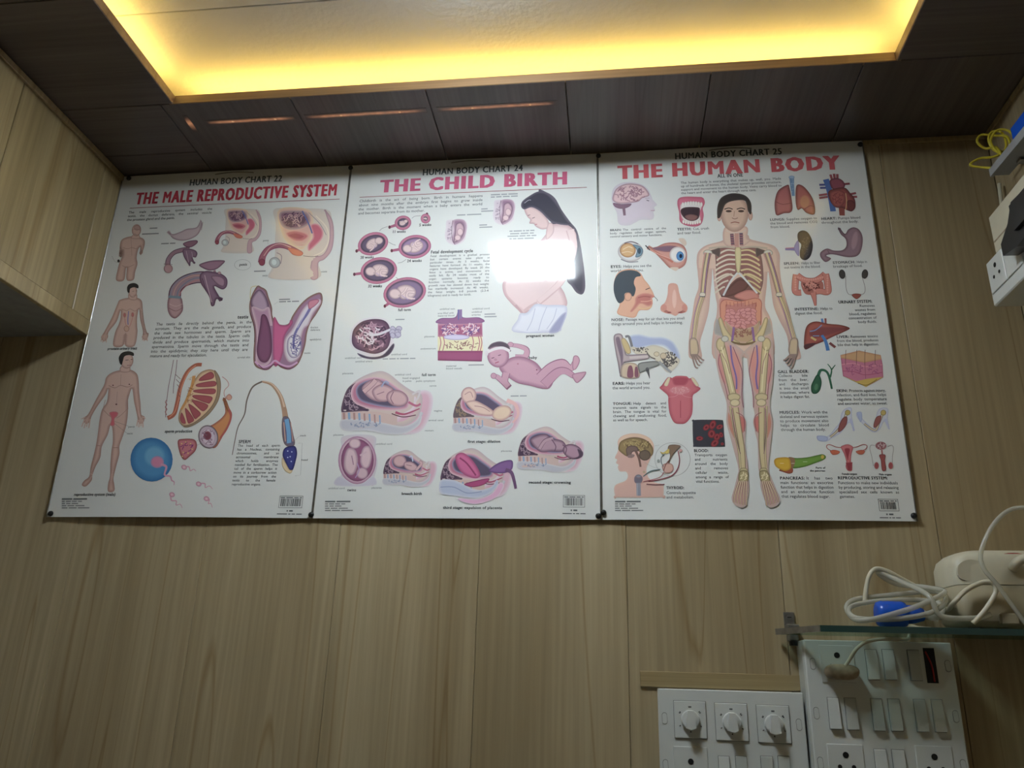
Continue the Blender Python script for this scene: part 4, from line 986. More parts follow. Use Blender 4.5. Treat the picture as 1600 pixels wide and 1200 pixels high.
f.e(268, 72, 30, 35, (214, 158, 134), (160, 110, 96), 10, 8).b('330,75 380,45 440,45 485,68 460,90 468,130 430,150 370,130 330,170 300,195 285,190 320,130', (190, 112, 104), (206, 140, 124), 10).l('350,80 400,70 450,75', 8, (160, 84, 84)).l('370,110 420,110 460,100', 6, (220, 160, 140)).l('410,15 445,0', 6, (60, 56, 60)).l('350,160 400,170 460,155', 8, (214, 176, 130)).l('480,70 505,95 505,108', 4, (60, 60, 66)); f.done(posters[2])
f = new(2, 'nose_drawing', L_, 'nose seen from the front')
f.b('600,-30 665,-30 685,40 705,100 745,140 752,175 735,200 690,205 655,228 620,215 570,205 535,185 535,150 570,115 590,50', (214, 156, 140), (206, 150, 136), 22).b('555,160 590,185 625,200 600,208 560,195', (176, 104, 96), (200, 130, 120), 10).b('735,160 705,185 670,200 700,208 735,195', (176, 104, 96), (200, 130, 120), 10).l('590,202 615,198', 6, (110, 50, 50)).l('680,202 708,196', 6, (110, 50, 50)).e(645, 90, 22, 80, (224, 180, 166), (214, 156, 140), 0, 20).e(560, 160, 25, 28, (206, 136, 122), (204, 140, 126), 0, 14).e(728, 160, 22, 28, (206, 136, 122), (204, 140, 126), 0, 14); f.done(posters[2])
f = new(2, 'ear_drawing', L_, 'section through an ear')
f.b('270,400 350,375 450,395 560,400 640,440 690,530 690,590 640,560 560,480 440,480 320,500', (160, 170, 206), (206, 210, 214), 34).b('290,480 380,490 470,465 560,490 640,550 690,590 650,660 590,690 520,620 440,560 330,540', (206, 196, 176), (190, 180, 170), 10).squig(600, 590, 75, 75, 50, 7, (90, 84, 84), 3, .4).squig(370, 505, 70, 24, 26, 6, (90, 84, 84), 6, .6)
f.b('150,400 185,372 220,385 235,440 250,530 280,545 430,540 430,580 290,600 230,620 215,720 200,710 185,620 165,520', (176, 156, 160), (110, 96, 106), 14).b('165,420 195,400 215,460 230,560 215,640 200,560', (120, 100, 116), (150, 130, 140), 8).b('210,430 240,410 280,470 290,530 250,530', (196, 170, 120), (150, 130, 110), 8).l('245,400 275,400 300,480', 20, (120, 118, 124)).b('220,630 300,610 350,640 355,730 220,728', (200, 176, 150), (150, 130, 120), 10).b('270,645 300,640 310,725 262,725', (130, 80, 96)).b('325,650 345,650 352,722 322,722', (130, 80, 96))
f.b('350,620 430,600 510,600 520,630 440,660 380,690 360,690', (140, 140, 136), (84, 84, 84), 10).b('410,660 435,655 445,740 430,710', (84, 84, 90)).l('280,570 430,560', 22, (196, 180, 180)).l('520,600 570,650 620,690', 20, (150, 150, 154)).l('420,525 445,560 490,580', 10, (110, 100, 96)).e(555, 555, 28, 26, (200, 180, 150), (130, 110, 96), 0, 8).e(500, 540, 24, 20, (206, 190, 160), (130, 110, 96), 0, 8); f.done(posters[2])
f = new(2, 'tongue_drawing', L_, 'red tongue')
f.b('545,790 585,735 610,728 630,735 660,718 740,720 765,738 800,735 820,790 858,820 830,850 795,880 795,960 785,1040 740,1100 690,1110 640,1095 605,1020 595,930 592,880 550,840 525,815', (200, 100, 112), (176, 76, 90), 16).b('560,790 590,735 612,735 590,800', (206, 196, 160), (190, 130, 130), 8).b('780,740 805,735 845,795 820,800', (206, 196, 160), (190, 130, 130), 8).b('625,740 660,722 740,724 765,745 740,790 690,800 640,790', (170, 70, 86), (190, 90, 104), 12).e(690, 835, 90, 40, (204, 124, 132), (200, 100, 112), 0, 20).l('600,890 650,885 690,862 730,885 785,895', 3, (214, 140, 144)).l('695,920 695,1060', 6, (170, 70, 84)).squig(690, 835, 85, 36, 40, 3, (216, 160, 160), 4, .3); f.done(posters[2])
f = new(2, 'thyroid_drawing', O_, 'head and neck section with brain and enlarged detail')
f.b('215,350 260,305 340,285 430,292 510,330 548,390 545,460 510,540 480,620 500,700 560,745 625,760 640,775 640,870 625,886 210,886 186,870 184,775 280,730 305,690 290,645 230,640 212,600 218,580 195,560 205,530 185,510 215,440', (214, 168, 156), (214, 176, 160), 10).b('215,350 260,305 340,285 430,292 510,330 548,390 530,420 480,350 380,320 280,340 220,400', (222, 186, 160), (214, 168, 156), 10)
f.b('218,410 240,360 310,328 390,322 470,345 530,400 545,460 520,500 440,500 400,440 330,460 300,500 250,470 220,440', (150, 124, 84), (110, 88, 60), 12).squig(390, 395, 145, 62, 46, 5, (186, 160, 104), 5, .5).squig(390, 395, 145, 62, 30, 4, (96, 76, 56), 8, .5).b('290,430 330,400 390,410 400,450 350,460 330,510 300,500', (120, 96, 90), (90, 70, 70), 8).e(465, 490, 55, 50, (110, 92, 80), (84, 70, 62), 0, 12).l('380,450 410,520 425,600', 22, (120, 88, 80), 16).b('300,500 340,480 370,490 340,515', (140, 112, 110))
f.e(405, 715, 40, 44, (130, 130, 146), (96, 96, 112), 0, 12).b('365,715 380,690 405,700 440,690 442,730 420,755 375,750', (110, 104, 122), (140, 110, 120), 8).l('405,750 408,870', 36, (140, 140, 156)).l('395,755 395,870', 4, (176, 176, 190)).l('480,762 560,768 650,765', 10, (120, 72, 76))
for i in range(36):
    a0, a1 = i * math.pi / 18, (i + 1) * math.pi / 18
    f.l([(724 + 165 * math.cos(a0), 530 + 158 * math.sin(a0)), (724 + 165 * math.cos(a1), 530 + 158 * math.sin(a1))], 3, (150, 150, 150))
f.b('690,400 740,392 800,405 760,450 720,500 690,560 685,560 700,490 680,440', (130, 104, 84), (100, 76, 66), 8).b('610,455 640,465 690,430 690,470 650,480 620,475', (206, 180, 90), (170, 140, 70), 6).b('625,590 670,565 720,575 735,620 710,655 650,655', (206, 160, 146), (160, 110, 104), 10).l('640,640 660,580 690,540', 7, (130, 76, 70)).l('660,470 620,510 620,560 640,600', 6, (90, 106, 110)).l('775,450 790,540 770,620 720,680 620,715 500,738', 8, (150, 70, 84)).l('640,650 600,700 450,740', 6, (170, 90, 100)).l('610,625 520,640 450,690', 8, (84, 110, 116)).e(800, 448, 15, 14, (206, 150, 150), (170, 100, 110)).l('555,405 600,395', 2, (150, 150, 150)).l('460,560 540,600 610,620', 2, (150, 150, 150)).e(593, 545, 13, 15, (150, 156, 150), (110, 116, 112)).e(457, 648, 12, 12, (190, 160, 130)); f.done(posters[2])
f = new(2, 'blood_drawing', O_, 'dark square with red blood cells')
f.b('912,180 925,160 1060,157 1180,160 1200,178 1208,290 1216,395 1200,413 1060,414 935,412 918,390', (58, 58, 66), (66, 66, 72), 8)
for i, q in enumerate(((978, 333, 34, 22), (1100, 205, 30, 45), (1040, 230, 26, 34), (1165, 225, 22, 34), (1090, 290, 40, 36), (1140, 320, 34, 30), (1120, 378, 42, 30), (1180, 300, 18, 26), (1190, 385, 16, 14))): f.e(q[0], q[1], q[2], q[3], (150, 52, 58), (110, 40, 46), i * 23, 8).e(q[0], q[1], q[2] * .55, q[3] * .5, (110, 36, 44), (176, 80, 80), i * 23, 6)
f.done(posters[2])
# central figure
f = new(2, 'anatomy_figure', J_, 'tall standing figure showing skeleton, organs and vessels')
SA, SB = (214, 182, 164), (196, 156, 146)
BO, BOD = (206, 186, 140), (140, 120, 90)
f.b('310,400 300,425 270,445 180,470 130,510 118,570 125,650 130,740 105,820 90,920 75,1010 65,1130 75,1200 150,1200 140,1100 165,1010 195,900 205,800 215,700 220,620 230,720 240,800 250,860 245,930 228,1000 228,1200 405,1200 415,1160 425,1160 435,1200 610,1200 608,1000 590,930 560,860 570,740 580,640 600,760 615,860 650,950 700,1050 715,1150 720,1200 790,1200 770,1100 740,1000 720,900 690,800 665,700 655,600 655,530 620,475 540,450 465,430 440,400', SA, SB, 22)
f.p('228,1010 245,940 300,990 420,1010 550,985 590,940 608,1010 600,1040 420,1110 235,1045', (160, 152, 150), (176, 166, 160), 10)
f.b('305,350 440,350 445,420 465,440 410,480 330,480 290,445', SA, SB, 10).l('345,395 352,470', 22, (110, 84, 100)).l('405,390 408,470', 22, (110, 84, 100)).l('377,390 377,480', 26, (196, 140, 128))
for i in range(5): f.l([(338, 405 + i * 15), (362, 405 + i * 15)], 4, (190, 110, 110)).l([(396, 405 + i * 15), (420, 405 + i * 15)], 4, (190, 110, 110))
f.e(363, 265, 90, 118, (206, 170, 150), (170, 130, 116), 0, 26).e(264, 285, 14, 30, (200, 160, 144), (160, 116, 104)).e(466, 280, 14, 30, (200, 160, 144), (160, 116, 104)).b('252,290 252,220 275,165 330,138 390,137 440,155 470,200 470,270 450,250 440,205 420,180 350,185 305,205 285,250 270,290', (52, 46, 46), (70, 62, 62), 10)
for xx in (325, 405): f.e(xx, 250, 20, 8, (70, 54, 50), (140, 104, 92)).l([(xx - 28, 238), (xx, 230), (xx + 26, 238)], 7, (60, 48, 46))
f.l('362,250 358,285', 5, (176, 132, 116)).l('346,293 364,300 384,293', 5, (140, 96, 84)).l('338,326 365,320 394,326', 7, (156, 92, 84)).e(366, 345, 28, 10, (214, 178, 160), (200, 160, 144)).l('310,375 340,388 400,388 435,372', 5, (206, 190, 180))
# chest
f.b('245,500 330,485 420,485 510,490 540,560 550,680 535,760 500,790 390,640 290,800 250,720 242,600', (150, 96, 92), (120, 90, 84), 10)
f.b('290,800 320,740 385,680 440,690 490,780 520,860 420,850 300,860', (120, 78, 72), (110, 70, 66), 8).b('275,800 330,740 390,690 455,710 440,750 400,775 330,800', (112, 70, 66), (90, 56, 54), 10).b('360,800 440,760 500,770 520,810 450,830', (206, 130, 120), (176, 100, 96), 10)
for i in range(9):
    y = 505 + i * 29; dx = 8 * i
    for s in (-1, 1):
        xa = 385 + s * 18; xb = 385 + s * (118 + 4 * i); yb = y + 18 + 4 * i
        if i < 6: f.l([(xa, y + max(0, i - 3) * 12), (385 + s * 70, y - 4 + i * 2), (xb, yb), (xb + s * 14, yb + 14)], 12, (214, 200, 180) if s < 0 else (214, 192, 140))
        else: f.l([(385 + s * (40 + (i - 6) * 22), y - 25 + (i - 6) * 14), (385 + s * 100, y - 10 + i * 2), (xb, yb - 8)], 11, (206, 192, 172) if s < 0 else (206, 184, 130))
f.l('385,645 340,700 290,795', 12, (206, 206, 206)).l('385,645 440,700 510,780', 12, (206, 206, 206)).b('368,490 402,490 405,560 396,640 378,640 368,560', (214, 200, 150), (176, 156, 110), 8)
for s in (-1, 1): f.l([(385 + s * 20, 488), (385 + s * 90, 480), (385 + s * 190, 490)], 13, (190, 170, 150)).b([(385 + s * 115, 490), (385 + s * 150, 495), (385 + s * 185, 510), (385 + s * 150, 530), (385 + s * 120, 545)], (90, 74, 70), (120, 100, 90), 8).e(385 + s * 195, 520, 30, 22, (206, 200, 186), (140, 126, 110), 0, 8)
# belly
f.b('270,810 400,830 520,810 540,870 540,960 520,1000 440,1020 420,1060 360,1020 300,1005 272,960', (196, 120, 112), (206, 150, 140), 12)
f.l('295,990 290,900 300,840 400,850 510,830 515,900 515,985', 38, (170, 84, 74)).l('295,990 290,900 300,840 400,850 510,830 515,900 515,985', 30, (214, 140, 116))
for i in range(9): f.l([(310 + i * 24, 832 + 6 * math.sin(i)), (312 + i * 24, 866)], 3, (170, 84, 74))
for i in range(34):
    r = random.Random(i); x, y = 320 + (i % 6) * 33 + r.uniform(-8, 8), 890 + (i // 6) * 21 + r.uniform(-6, 6)
    f.e(x, y, 22, 13, (214, 140, 140), (160, 76, 84), r.uniform(-50, 50), 7)
f.b('300,960 350,1000 420,1010 490,990 530,960 500,1070 420,1100 330,1070', (186, 150, 116), (196, 160, 140), 8).squig(410, 1030, 80, 40, 26, 6, (150, 96, 84), 8, .6)
# pelvis bones
for s in (-1, 1): f.b([(418 + s * 160, 960), (418 + s * 140, 940), (418 + s * 110, 1010), (418 + s * 60, 1075), (418 + s * 20, 1100), (418 + s * 70, 1110), (418 + s * 120, 1085)], BO, BOD, 10).e(418 + s * 120, 1080, 26, 22, (196, 192, 184), (110, 104, 96), 0, 8).l([(418 + s * 60, 1000), (418 + s * 70, 1080), (418 + s * 90, 1200)], 14, (140, 96, 150))
f.l('340,1095 420,1110 500,1095', 12, (120, 96, 70))
# arms
for pts, hand in (([(190, 520), (170, 640), (155, 790)], [(150, 800), (115, 920), (95, 1080)]), ([(570, 520), (610, 640), (650, 790)], [(655, 800), (700, 920), (745, 1080)])):
    f.l(pts, 46, (196, 140, 130), 34).l(pts, 16, BOD, 16).l(pts, 12, BO, 12).l([(p[0] + 12, p[1]) for p in pts], 4, (120, 90, 150)).l([(p[0] - 12, p[1] + 5) for p in pts], 3, (90, 110, 90)).l([(p[0] + 18, p[1]) for p in pts], 3, (90, 70, 70))
    f.l(hand, 44, (204, 160, 146), 26).l(hand, 13, BOD, 11).l(hand, 9, BO, 8).l([(p[0] + 14, p[1]) for p in hand], 9, BOD, 7).l([(p[0] + 14, p[1]) for p in hand], 5, (196, 176, 130)).l([(p[0] - 12, p[1]) for p in hand], 3, (110, 80, 150)).e(*pts[2], 22, 16, (206, 196, 180), (110, 100, 96), 0, 8).l([(pts[2][0] - 15, pts[2][1] + 12), (pts[2][0] + 18, pts[2][1] + 14)], 5, (70, 74, 84))
Art.S = M_
for s, hx, hy in ((1, 90, 40), (-1, 725, 40)):
    f.b([(hx - s * 18, hy), (hx + s * 22, hy), (hx + s * 40, hy + 70), (hx + s * 20, hy + 110), (hx - s * 12, hy + 110), (hx - s * 22, hy + 60)], (200, 170, 146), (130, 110, 104), 9)
    for i in range(4): f.l([(hx + s * (i * 10 - 8), hy + 95), (hx + s * (14 + i * 15), hy + 130 + (3 - i) * 14), (hx + s * (32 + i * 13), hy + 140 + (3 - i) * 14 - i * 3)], 11, (150, 124, 116), 7).l([(hx + s * (i * 10 - 10), hy + 10), (hx + s * (i * 11 - 8), hy + 95)], 4, BO)
# legs
for s, cx in ((-1, 0), (1, 0)):
    R = (lambda q: [(x, y) for x, y in q]) if s < 0 else (lambda q: [(2 * (405 + (y - 60) * .077) - x, y) for x, y in q])
    f.b(R([(228, 40), (260, 20), (400, 110), (398, 160), (402, 250), (398, 330), (402, 400), (408, 460), (405, 510), (422, 560), (420, 620), (415, 690), (425, 780), (435, 850), (432, 900), (440, 970), (425, 1060), (400, 1098), (350, 1080), (330, 1040), (345, 980), (365, 900), (372, 850), (345, 740), (318, 640), (298, 560), (302, 480), (295, 420), (265, 330), (240, 220), (225, 120)]), (206, 160, 152), (190, 166, 160), 16)
    f.b(R([(300, 80), (370, 130), (395, 220), (390, 340), (370, 390), (330, 330), (310, 200)]), (214, 140, 132), (206, 160, 150), 14).b(R([(375, 520), (412, 540), (418, 590), (400, 630), (380, 590)]), (206, 112, 104), (190, 130, 120), 10).b(R([(250, 130), (275, 200), (300, 320), (270, 300), (245, 200)]), (206, 136, 130), (206, 160, 152), 8).b(R([(312, 500), (335, 560), (350, 660), (325, 620), (308, 560)]), (200, 130, 110), (196, 150, 136), 8)
    f.l(R([(262, 60), (285, 150), (310, 260), (340, 390)]), 44, BOD, 40).l(R([(262, 60), (285, 150), (310, 260), (340, 390)]), 34, BO, 30).e(*R([(262, 75)])[0], 28, 42, BO, BOD, 0, 10).e(*R([(290, 40)])[0], 24, 20, (196, 192, 180), (110, 104, 96), 0, 8).l(R([(268, 90), (290, 170), (315, 270), (338, 370)]), 7, (226, 212, 170))
    f.e(*R([(345, 405)])[0], 42, 26, BO, BOD, 0, 10).e(*R([(352, 440)])[0], 32, 24, (214, 196, 156), (130, 112, 84), 0, 9).l(R([(355, 470), (375, 600), (395, 730), (402, 850)]), 36, BOD, 30).l(R([(355, 470), (375, 600), (395, 730), (402, 850)]), 26, BO, 20).l(R([(322, 460), (345, 600), (375, 740), (385, 850)]), 12, BOD).l(R([(322, 460), (345, 600), (375, 740), (385, 850)]), 7, BO)
    f.l(R([(325, 80), (335, 180), (360, 280), (362, 355)]), 9, (120, 96, 170)).l(R([(340, 90), (380, 190), (398, 260), (395, 400), (405, 470)]), 4, (130, 70, 96)).l(R([(260, 130), (250, 200), (290, 330), (310, 420)]), 4, (150, 80, 100)).l(R([(270, 130), (300, 190), (320, 260)]), 3, (150, 80, 100)).l(R([(330, 480), (350, 620), (385, 760)]), 4, (110, 80, 90)).l(R([(360, 500), (405, 530), (412, 620)]), 4, (150, 80, 90))
    f.e(*R([(405, 865)])[0], 26, 18, (196, 180, 130), (110, 96, 70), 0, 8).b(R([(380, 870), (430, 870), (435, 920), (420, 940), (375, 940)]), (176, 156, 110), (110, 96, 70), 8).squig(*R([(405, 905)])[0], 26, 36, 12, 4, (226, 212, 170), 3, .6)
    for i in range(5): f.l(R([(378 + i * 11, 930), (352 + i * 17, 1010 + i * 6), (345 + i * 19, 1065 + i * 5)]), 11, (140, 96, 90), 9).l(R([(378 + i * 11, 930), (352 + i * 17, 1010 + i * 6), (345 + i * 19, 1065 + i * 5)]), 6, (214, 190, 156), 4)
f.done(posters[2])
# right column
f = new(2, 'lungs_drawing', K_, 'pair of lungs with windpipe')
f.l('215,262 220,330 228,400', 34, (110, 140, 180), 20).e(215, 266, 21, 11, (150, 176, 206), (90, 116, 160)).squig(220, 330, 12, 60, 10, 4, (150, 176, 206), 3, .8)
f.b('185,320 200,340 215,420 222,490 205,520 160,525 110,540 95,500 95,430 120,360', (176, 96, 96), (110, 60, 62), 16).b('260,318 300,330 345,380 375,440 385,510 370,535 320,520 290,490 260,500 245,450 245,350', (176, 96, 90), (116, 64, 60), 16).l('98,440 150,460 215,450', 4, (120, 60, 64)).e(310, 440, 40, 50, (190, 124, 96), (176, 96, 90), 0, 24).l('300,500 350,470 380,480', 4, (120, 64, 60)); f.done(posters[2])
f = new(2, 'heart_drawing', K_, 'heart with cut vessels')
for q, c in (('415,320 480,318', (80, 84, 140)), ('420,342 480,340', (80, 84, 140)), ('412,395 480,385', (150, 74, 80)), ('415,415 480,405', (150, 74, 80)), ('560,318 635,310', (130, 62, 70)), ('620,390 680,378', (150, 74, 80)), ('630,405 688,405', (150, 74, 80)), ('495,245 510,290', (150, 74, 80)), ('520,240 528,290', (150, 74, 80)), ('545,242 545,290', (150, 74, 80))): f.l(q, 17, c)
f.l('462,280 480,330 500,420 515,510', 42, (70, 100, 170), 38).l('575,460 580,540', 42, (140, 70, 64), 36).b('490,290 540,270 585,290 600,330 560,360 510,350', (140, 70, 84), (90, 44, 60), 10)
f.b('480,370 530,345 600,340 640,380 670,420 675,480 650,510 610,500 580,485 530,480 490,430', (150, 72, 70), (90, 46, 50), 16).b('490,380 550,355 600,380 600,440 560,480 510,460', (164, 84, 78), (120, 60, 60), 14).l('605,380 612,440 605,500', 7, (200, 150, 110)).squig(550, 415, 50, 50, 18, 3, (120, 50, 56), 4, .6).b('615,440 650,430 672,460 660,500 630,505', (110, 54, 56), (84, 44, 48), 8); f.done(posters[2])
f = new(2, 'spleen_drawing', K_, 'dark spleen with vessels')
f.l('170,783 215,782 260,785', 16, (120, 110, 170), 26).l('172,775 240,772', 5, (176, 90, 110)).b('235,760 265,720 270,830 240,800', (140, 134, 190), (120, 110, 160), 8).b('260,670 290,648 330,660 360,710 368,770 350,835 315,862 280,845 275,800 285,750 262,720', (56, 54, 60), (40, 38, 44), 14).squig(318, 755, 38, 85, 20, 3, (84, 80, 86), 4, .4); f.done(posters[2])
f = new(2, 'stomach_drawing', K_, 'grey-mauve stomach')
f.b('550,630 565,632 600,672 625,640 665,625 705,645 728,700 720,780 690,830 620,840 530,822 490,820 465,830 500,850 460,875 425,840 425,805 470,778 520,792 580,790 610,760 605,710 570,675', (142, 110, 122), (104, 76, 88), 20).e(670, 720, 26, 70, (166, 130, 142), (142, 110, 122), 10, 24).l('475,790 490,820', 4, (96, 70, 80)); f.done(posters[2])
f = new(2, 'intestine_drawing', K_, 'pink looped intestine')
f.b('290,1010 430,1010 440,1090 380,1110 310,1100', (176, 100, 90))
for pth in ('250,965 242,1030 245,1090 285,1095', '255,970 310,1005 380,1010 430,985 460,960', '460,960 475,1030 475,1090 420,1085 375,1090', '370,1095 380,1140 388,1190'):
    f.l(pth, 46 if '388' not in pth else 44, (160, 78, 72), 46 if '388' not in pth else 14).l(pth, 38 if '388' not in pth else 36, (206, 124, 112), 38 if '388' not in pth else 8)
for i in range(26):
    a = (('h', 262 + i * 16, 985) if i < 12 else ('v', 243, 985 + (i - 12) * 18) if i < 18 else ('v', 474, 975 + (i - 18) * 17))
    f.e(a[1], a[2] + (18 * math.sin(i / 11 * math.pi) if i < 12 else 0), 8, 8, (220, 150, 136), (206, 124, 112))
f.squig(355, 1050, 70, 40, 34, 6, (110, 56, 52), 3, .6).squig(355, 1050, 70, 40, 24, 5, (214, 140, 126), 5, .6); f.done(posters[2])
f = new(2, 'kidney_drawing', K_, 'two kidneys joined to the bladder')
f.l('605,975 608,1060 625,1105 660,1112', 3, (120, 110, 110)).l('722,975 745,1060 738,1100 705,1112', 3, (120, 110, 110)).e(580, 963, 23, 34, (66, 62, 60), (48, 44, 44), -8, 8).e(744, 962, 23, 34, (66, 62, 60), (48, 44, 44), 8, 8).b('650,1110 680,1102 715,1108 710,1125 685,1142 660,1128', (150, 76, 66), (110, 54, 50), 8); f.done(posters[2])
f = new(2, 'liver_drawing', N_, 'liver with blue vessels')
f.l('470,240 480,290', 16, (96, 130, 190)).l('498,238 500,290', 14, (150, 80, 80)).b('330,440 340,330 370,280 430,262 520,280 620,290 688,315 640,345 560,380 480,420 400,450 345,482', (170, 84, 72), (110, 52, 50), 14).b('370,350 430,310 560,300 680,315 600,350 500,380 400,390', (130, 64, 66), (150, 76, 70), 12).b('332,445 400,430 420,440 345,482', (84, 50, 54), (110, 60, 60), 6).l('375,340 420,330 470,290', 8, (110, 130, 180)).l('470,370 500,420 518,490', 20, (70, 120, 190), 26).l('530,430 575,465', 20, (130, 70, 70)).l('385,385 425,410', 16, (206, 180, 110)).l('400,375 450,375', 6, (110, 140, 190)); f.done(posters[2])
f = new(2, 'gall_bladder_drawing', N_, 'green gall bladder')
f.l('440,690 460,645 500,650 525,690 548,790', 22, (50, 100, 76), 14).l('535,700 545,640 515,595', 12, (50, 100, 76), 6).l('545,640 575,602', 10, (50, 100, 76), 5).b('430,680 455,690 468,740 455,800 425,828 392,820 385,770 405,720', (52, 96, 70), (32, 70, 52), 14).e(425, 775, 18, 30, (76, 124, 90), (52, 96, 70), 10, 12); f.done(posters[2])
f = new(2, 'skin_drawing', N_, 'block of skin layers')
f.p('615,525 760,490 930,525 945,600 950,700 815,775 635,690 622,590', (196, 110, 140), (176, 90, 120), 8).p('615,525 760,490 930,525 935,560 800,585 620,550', (206, 156, 110), (190, 130, 100), 8).p('638,690 740,730 815,712 950,695 815,775', (206, 170, 80)).l('625,600 720,590 810,615 940,600', 8, (214, 130, 150)).l('630,650 720,655 810,680 945,660', 5, (170, 70, 110)).l('805,585 812,710', 4, (160, 80, 110)).squig(720, 640, 85, 50, 18, 4, (160, 76, 120), 3, .5).squig(880, 630, 60, 50, 14, 4, (160, 76, 120), 4, .5).l('750,745 820,760 900,715', 5, (130, 110, 50))
for xx in (655, 740, 805, 885): f.l([(xx, 600), (xx, 540), (xx + 3, 485)], 3, (96, 76, 70))
f.done(posters[2])
for lab, pth, muscle, fr in (('straight arm with muscles', '800,80 760,190 700,270 640,320', '725,205 760,140 800,130 795,200 750,260 715,270', Q_), ('bent arm with muscles', '1140,80 1100,180 1060,255 960,195', '1050,190 1075,130 1120,120 1110,180 1075,225 1050,230', Q_)):
    f = new(2, 'arm_drawing', fr, lab); st = 0 if lab[0] == 's' else 1
    f.b('745,100 780,55 840,45 845,130 865,265 830,190 800,200 740,280 650,335 610,360 530,355 515,310 560,310 620,310 690,230 730,180' if not st else '1080,90 1120,45 1185,55 1180,150 1195,250 1150,170 1110,240 1060,275 1010,255 940,190 890,130 890,90 935,85 940,140 1000,200 1050,230', (200, 202, 216), (176, 180, 206), 10)
    f.l(pth, 24, (130, 120, 116), 18).l(pth, 14, (206, 190, 160), 10).b(muscle, (150, 80, 76), (110, 60, 60), 10).e(*[(805, 90), (1140, 90)][st], 26, 26, (190, 166, 90), (110, 96, 60), 0, 8).b(['520,310 590,310 620,330 600,360 530,352', '892,90 935,88 940,150 925,180 905,140'][st], (170, 180, 214), (150, 160, 200), 8).b(['820,150 850,160 866,265 835,200', '1150,150 1180,160 1196,250 1165,200'][st], (180, 184, 214)); f.done(posters[2])
f = new(2, 'pancreas_drawing', Q_, 'yellow and green pancreas')
f.b('265,600 290,620 285,655 250,665 200,650 160,630', (170, 84, 60), (130, 60, 46), 10).b('245,515 330,518 430,510 520,490 570,482 598,500 585,530 500,565 400,600 300,615 265,590', (110, 156, 60), (76, 116, 46), 14).b('245,515 300,518 310,560 290,610 265,600', (140, 104, 76)).b('115,540 150,516 250,515 272,580 265,620 220,640 170,625 125,590', (214, 166, 46), (186, 130, 40), 14).e(568, 507, 17, 20, (206, 176, 70), (150, 140, 60), 10, 6).l('170,568 205,568', 4, (226, 206, 150)).l('385,553 425,552', 4, (190, 206, 150)).l('275,568 305,568', 4, (206, 196, 170)); f.done(posters[2])
f = new(2, 'womb_drawing', Q_, 'red womb and ovaries')
f.l('760,420 700,415 640,392 610,398 612,425 650,450', 6, (170, 76, 80)).l('840,420 890,412 950,390 985,400 975,430 935,450', 6, (170, 76, 80)).b('640,450 680,440 730,455 715,480 670,488 650,475', (200, 96, 70), (170, 76, 66), 8).b('880,455 930,440 965,450 950,480 910,482', (200, 96, 70), (170, 76, 66), 8).b('740,415 770,395 800,388 830,395 855,418 840,480 835,550 845,632 805,635 785,600 790,550 770,480', (206, 110, 116), (176, 84, 92), 10).b('775,430 825,430 815,500 808,540 790,500', (160, 54, 66), (190, 90, 100), 8).p('785,560 848,555 846,632 805,635', (156, 54, 66), (176, 80, 86), 6); f.done(posters[2])
f = new(2, 'organ_drawing', Q_, 'red outline of male organs')
f.l('1060,400 1025,395 1012,430 1030,500 1045,590', 4, (150, 140, 140)).l('1180,410 1220,395 1235,430 1225,500 1225,590', 4, (150, 140, 140)).e(1117, 400, 52, 38, (140, 80, 88), (170, 110, 116), 0, 10).squig(1117, 400, 48, 32, 14, 5, (206, 176, 180), 3, .6).l('1125,440 1130,490', 12, (170, 100, 100)).b('1100,490 1130,480 1160,490 1155,540 1165,620 1145,640 1125,625 1115,540', (160, 72, 70), (120, 50, 54), 10).e(1075, 587, 22, 33, (160, 66, 70), (190, 110, 110), 0, 8).e(1208, 587, 22, 33, (160, 66, 70), (190, 110, 110), 0, 8); f.done(posters[2])


imprint(0, 97, 781, 438, 775)
imprint(1, 508, 785, 880, 774)
imprint(2, 961, 785, 1371, 780)
# ------------------------------------------------------------------ pins at the chart corners
PIN = MB(); prof = [(.0, .0046), (.0026, .0042), (.0044, .0028), (.005, .0008), (.005, 0)]
for r, h in prof:
    for j in range(14): PIN.v.append((max(r, .0002) * math.cos(j * math.pi / 7), -h, max(r, .0002) * math.sin(j * math.pi / 7)))
for k in range(len(prof) - 1):
    for j in range(14): PIN.f.append((k * 14 + j, k * 14 + (j + 1) % 14, (k + 1) * 14 + (j + 1) % 14, (k + 1) * 14 + j))
PIN.f.append(tuple(range(14)))
pinm = PIN.mesh('push_pin', M['black'], True)
for (x, y, lab) in ((202, 278, 'black push pin at the chart corner touching the overhead cabinet and ceiling'), (548, 262, 'black push pin at the top joint of the male system and child birth charts'),
                    (935, 243, 'black push pin at the top joint of the child birth and human body charts'), (1344, 226, 'black push pin at the top right corner of the human body chart'),
                    (79, 805, 'black push pin at the bottom left corner of the male system chart'), (486, 806, 'black push pin at the bottom joint of the male system and child birth charts'),
                    (935, 809, 'lower of two black push pins at the bottom joint under the human body chart'), (943, 801, 'upper of two black push pins at the bottom left corner of the human body chart'),
                    (1428, 806, 'black push pin at the bottom right corner of the human body chart')):
    p = px(x, y, -.006); z = min(max(p[2], .006), PH - .006)
    o = link('push_pin', pinm, (p[0], surf(p[0], z) - .0008, z + ZO)); tag(o, lab, 'push pin', 'push pins holding the charts')

